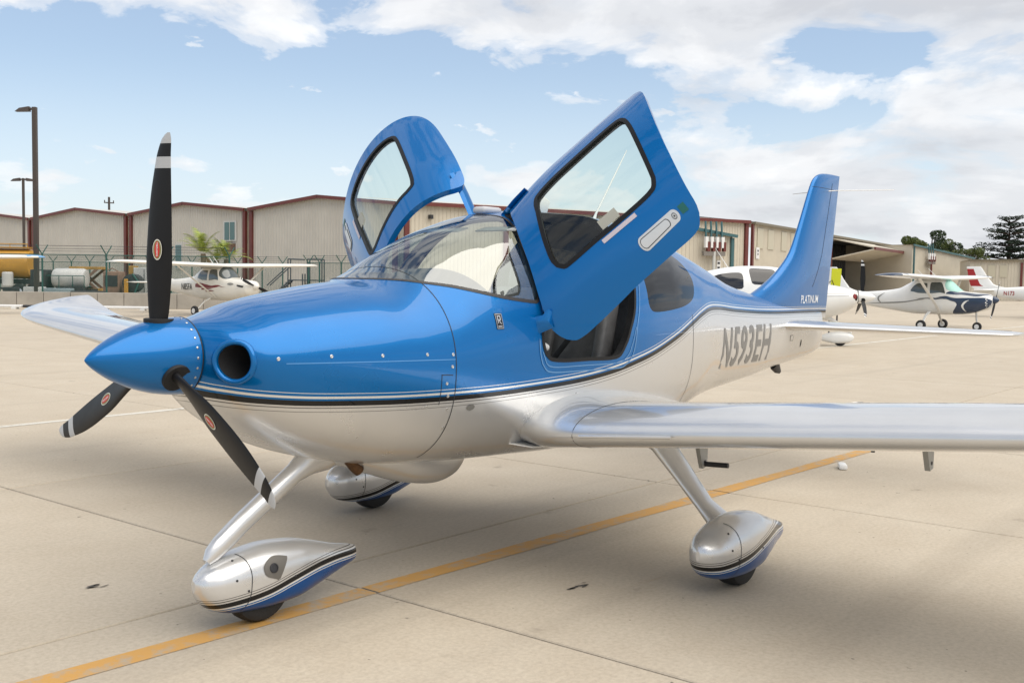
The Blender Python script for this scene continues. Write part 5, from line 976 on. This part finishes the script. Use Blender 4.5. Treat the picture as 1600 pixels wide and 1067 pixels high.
# ------------------------------------------------------------------ plants
def leaf_mat(name, a, b_):
    m = bpy.data.materials.new(name); m.use_nodes = True; t = m.node_tree; b = t.nodes['Principled BSDF']; oi = N(t, 'ShaderNodeNewGeometry'); r = RAMP(t, oi.outputs['Random Per Island'], [(0, a), (1, b_)]); L(t, r.outputs[0], b.inputs['Base Color']); b.inputs['Roughness'].default_value = .55; b.inputs['Specular IOR Level'].default_value = .3; return m
bark = mat('bark', (.06, .045, .035), .9, var=.3, vscale=3)
def leaves(clumps, n, size, seed, flat=.0):
    r = np.random.default_rng(seed); V, F = [], []
    tot = sum(c[3]*c[4]*c[5] for c in clumps)
    for cx, cy, cz, a, b_, c_ in clumps:
        for _ in range(int(n*a*b_*c_/tot)+1):
            d = r.normal(size=3); d /= np.linalg.norm(d); q = np.array([cx, cy, cz])+d*np.array([a, b_, c_])*r.uniform(.55, 1.03)**.5; s = size*r.uniform(.6, 1.3)
            u = r.normal(size=3)*np.array([1, 1, 1-flat]); u /= np.linalg.norm(u); w = np.cross(u, r.normal(size=3)*np.array([1-flat, 1-flat, 1])); w /= np.linalg.norm(w)+1e-9; k = len(V)
            V += [q-u*s, q+w*s*.45, q+u*s, q-w*s*.45]; F.append((k, k+1, k+2, k+3))
    return V, F
def tree(px, D, hgt, wid, name, label, lm, seed, conifer=False, base=.25):
    h = empty(name, gx(px, D), 0, label, 'tree', 'trees beyond the hangars'); r = np.random.default_rng(seed); cl = []; tr = MB().tube([(0, 0, 0), (.1, 0, hgt*.35), (-.05, .1, hgt*.7), (0, 0, hgt*.93)], [wid*.035, wid*.028, wid*.016, .05], 9)
    if conifer:
        for k in range(9):
            z = hgt*(base+(.97-base)*(k/8)**.9); rr = wid/2*(1.0-(k/8)**2*.55)*r.uniform(.8, 1.1)
            for j in range(6):
                a = 2*math.pi*j/6+r.uniform(-.5, .5); e = rr*r.uniform(.5, 1.0); dz_ = r.uniform(-.2, .5); tr.tube([(0, 0, z-.5), (e*.5*math.cos(a), e*.5*math.sin(a), z-.1), (e*.95*math.cos(a), e*.95*math.sin(a), z+dz_)], [wid*.010, wid*.006, .03], 5)
                for q in (.35, .65, .95): cl.append((e*q*math.cos(a), e*q*math.sin(a), z+dz_*q+.15, rr*r.uniform(.13, .24), rr*r.uniform(.13, .24), hgt*.016+.10))
    else:
        for k in range(26):
            a = r.uniform(0, 2*math.pi); z = r.uniform(base, .93); e = wid/2*math.sqrt(r.uniform(.05, 1))*math.sin(math.pi*min(1, (z-base*.5)/(1.08-base*.5)))**.7; s = wid*r.uniform(.09, .16); p = (e*math.cos(a), e*math.sin(a), z*hgt); cl.append((*p, s, s, s*.8)); tr.tube([(0, 0, hgt*max(.2, z-.35)), (p[0]*.5, p[1]*.5, hgt*(z-.12)), p], [wid*.014, wid*.009, .03], 5)
    tr.obj('trunk', bark, h, True); V, F = leaves(cl, 14000 if conifer else 9000, wid*.013 if conifer else wid*.021, seed+1, .6 if conifer else .0); mk('crown', V, F, lm, h, False)
gl, gd, gc = leaf_mat('leaf_olive', (.045, .075, .018), (.13, .15, .035)), leaf_mat('leaf_dark', (.012, .030, .010), (.045, .070, .022)), leaf_mat('cedar_needles', (.006, .016, .010), (.022, .038, .020))
tree(1452, 190, hz(1452, 358, 190), 9.5, 'broadleaf_tree', 'dark green rounded tree behind the open hangar', gd, 3); tree(1424, 180, hz(1424, 368, 180), 6.0, 'broadleaf_tree', 'olive green tree left of the dark rounded tree', gl, 5); tree(1487, 178, hz(1487, 372, 178), 5.0, 'broadleaf_tree', 'olive tree right of the dark rounded tree', gl, 8); tree(1515, 175, hz(1515, 385, 175), 5.0, 'broadleaf_tree', 'lower pale olive tree left of the cedar', gl, 12)
tree(1572, 185, hz(1572, 341, 185), 14.5, 'cedar_tree', 'dark layered cedar above the low building', gc, 21, True, .3); tree(1622, 190, hz(1622, 352, 190), 13.0, 'cedar_tree', 'dark cedar cut off by the right picture edge', gc, 25, True, .25)
def palm(px, D, top, n, spread, label, seed, dead=2):
    h = empty('palm_shrub', gx(px, D), 0, label, 'palm', 'palms in front of the hangar'); r = np.random.default_rng(seed); st = top*.62
    MB().tube([(0, 0, 0), (.05, .03, st*.6), (0, 0, st)], [.20, .16, .15], 10).obj('trunk', mat('palm_trunk', (.17, .13, .085), .9, var=.3, vscale=6), h, True)
    lm, lm2 = leaf_mat('palm_green', (.14, .21, .03), (.32, .36, .07)), leaf_mat('palm_dry', (.30, .17, .04), (.36, .24, .08))
    for k in range(n):
        a = 2*math.pi*k/n+r.uniform(-.3, .3); el = r.uniform(.25, 1.35) if k >= dead else r.uniform(-1.0, -.5); ln = spread*r.uniform(.75, 1.1); pth = []
        for q in np.linspace(0, 1, 9): e2 = el-1.5*q*q*.6; pth.append((pth[-1] if pth else np.array([0, 0, st]))+np.array([math.cos(a)*math.cos(e2), math.sin(a)*math.cos(e2), math.sin(e2)])*ln/8)
        V, F = [], []; sdv = np.array([-math.sin(a), math.cos(a), 0])
        for i, p_ in enumerate(pth[:-1]):
            d_ = pth[i+1]-p_
            for s_ in (-1, 1):
                for off in (0, .5):
                    b0_ = p_+d_*off; w = ln*.20*math.sin(math.pi*min(.98, (i+off+1.2)/10))+.03; kk = len(V); V += [b0_, b0_+sdv*s_*w+d_*.9+np.array([0, 0, -.25*w]), b0_+d_*.38]; F.append((kk, kk+1, kk+2))
        mk('frond', V, F, lm2 if k < dead else lm, h, False)
palm(317, 64, 4.7, 19, 1.65, 'taller palm with upright fronds in front of the hangar window', 4, 2); palm(338, 64.6, 4.1, 16, 1.35, 'middle palm of the three in front of the hangar', 6, 1); palm(353, 65.2, 4.2, 17, 1.4, 'palm with a drooping dry frond, rightmost in front of the hangar', 9, 4)
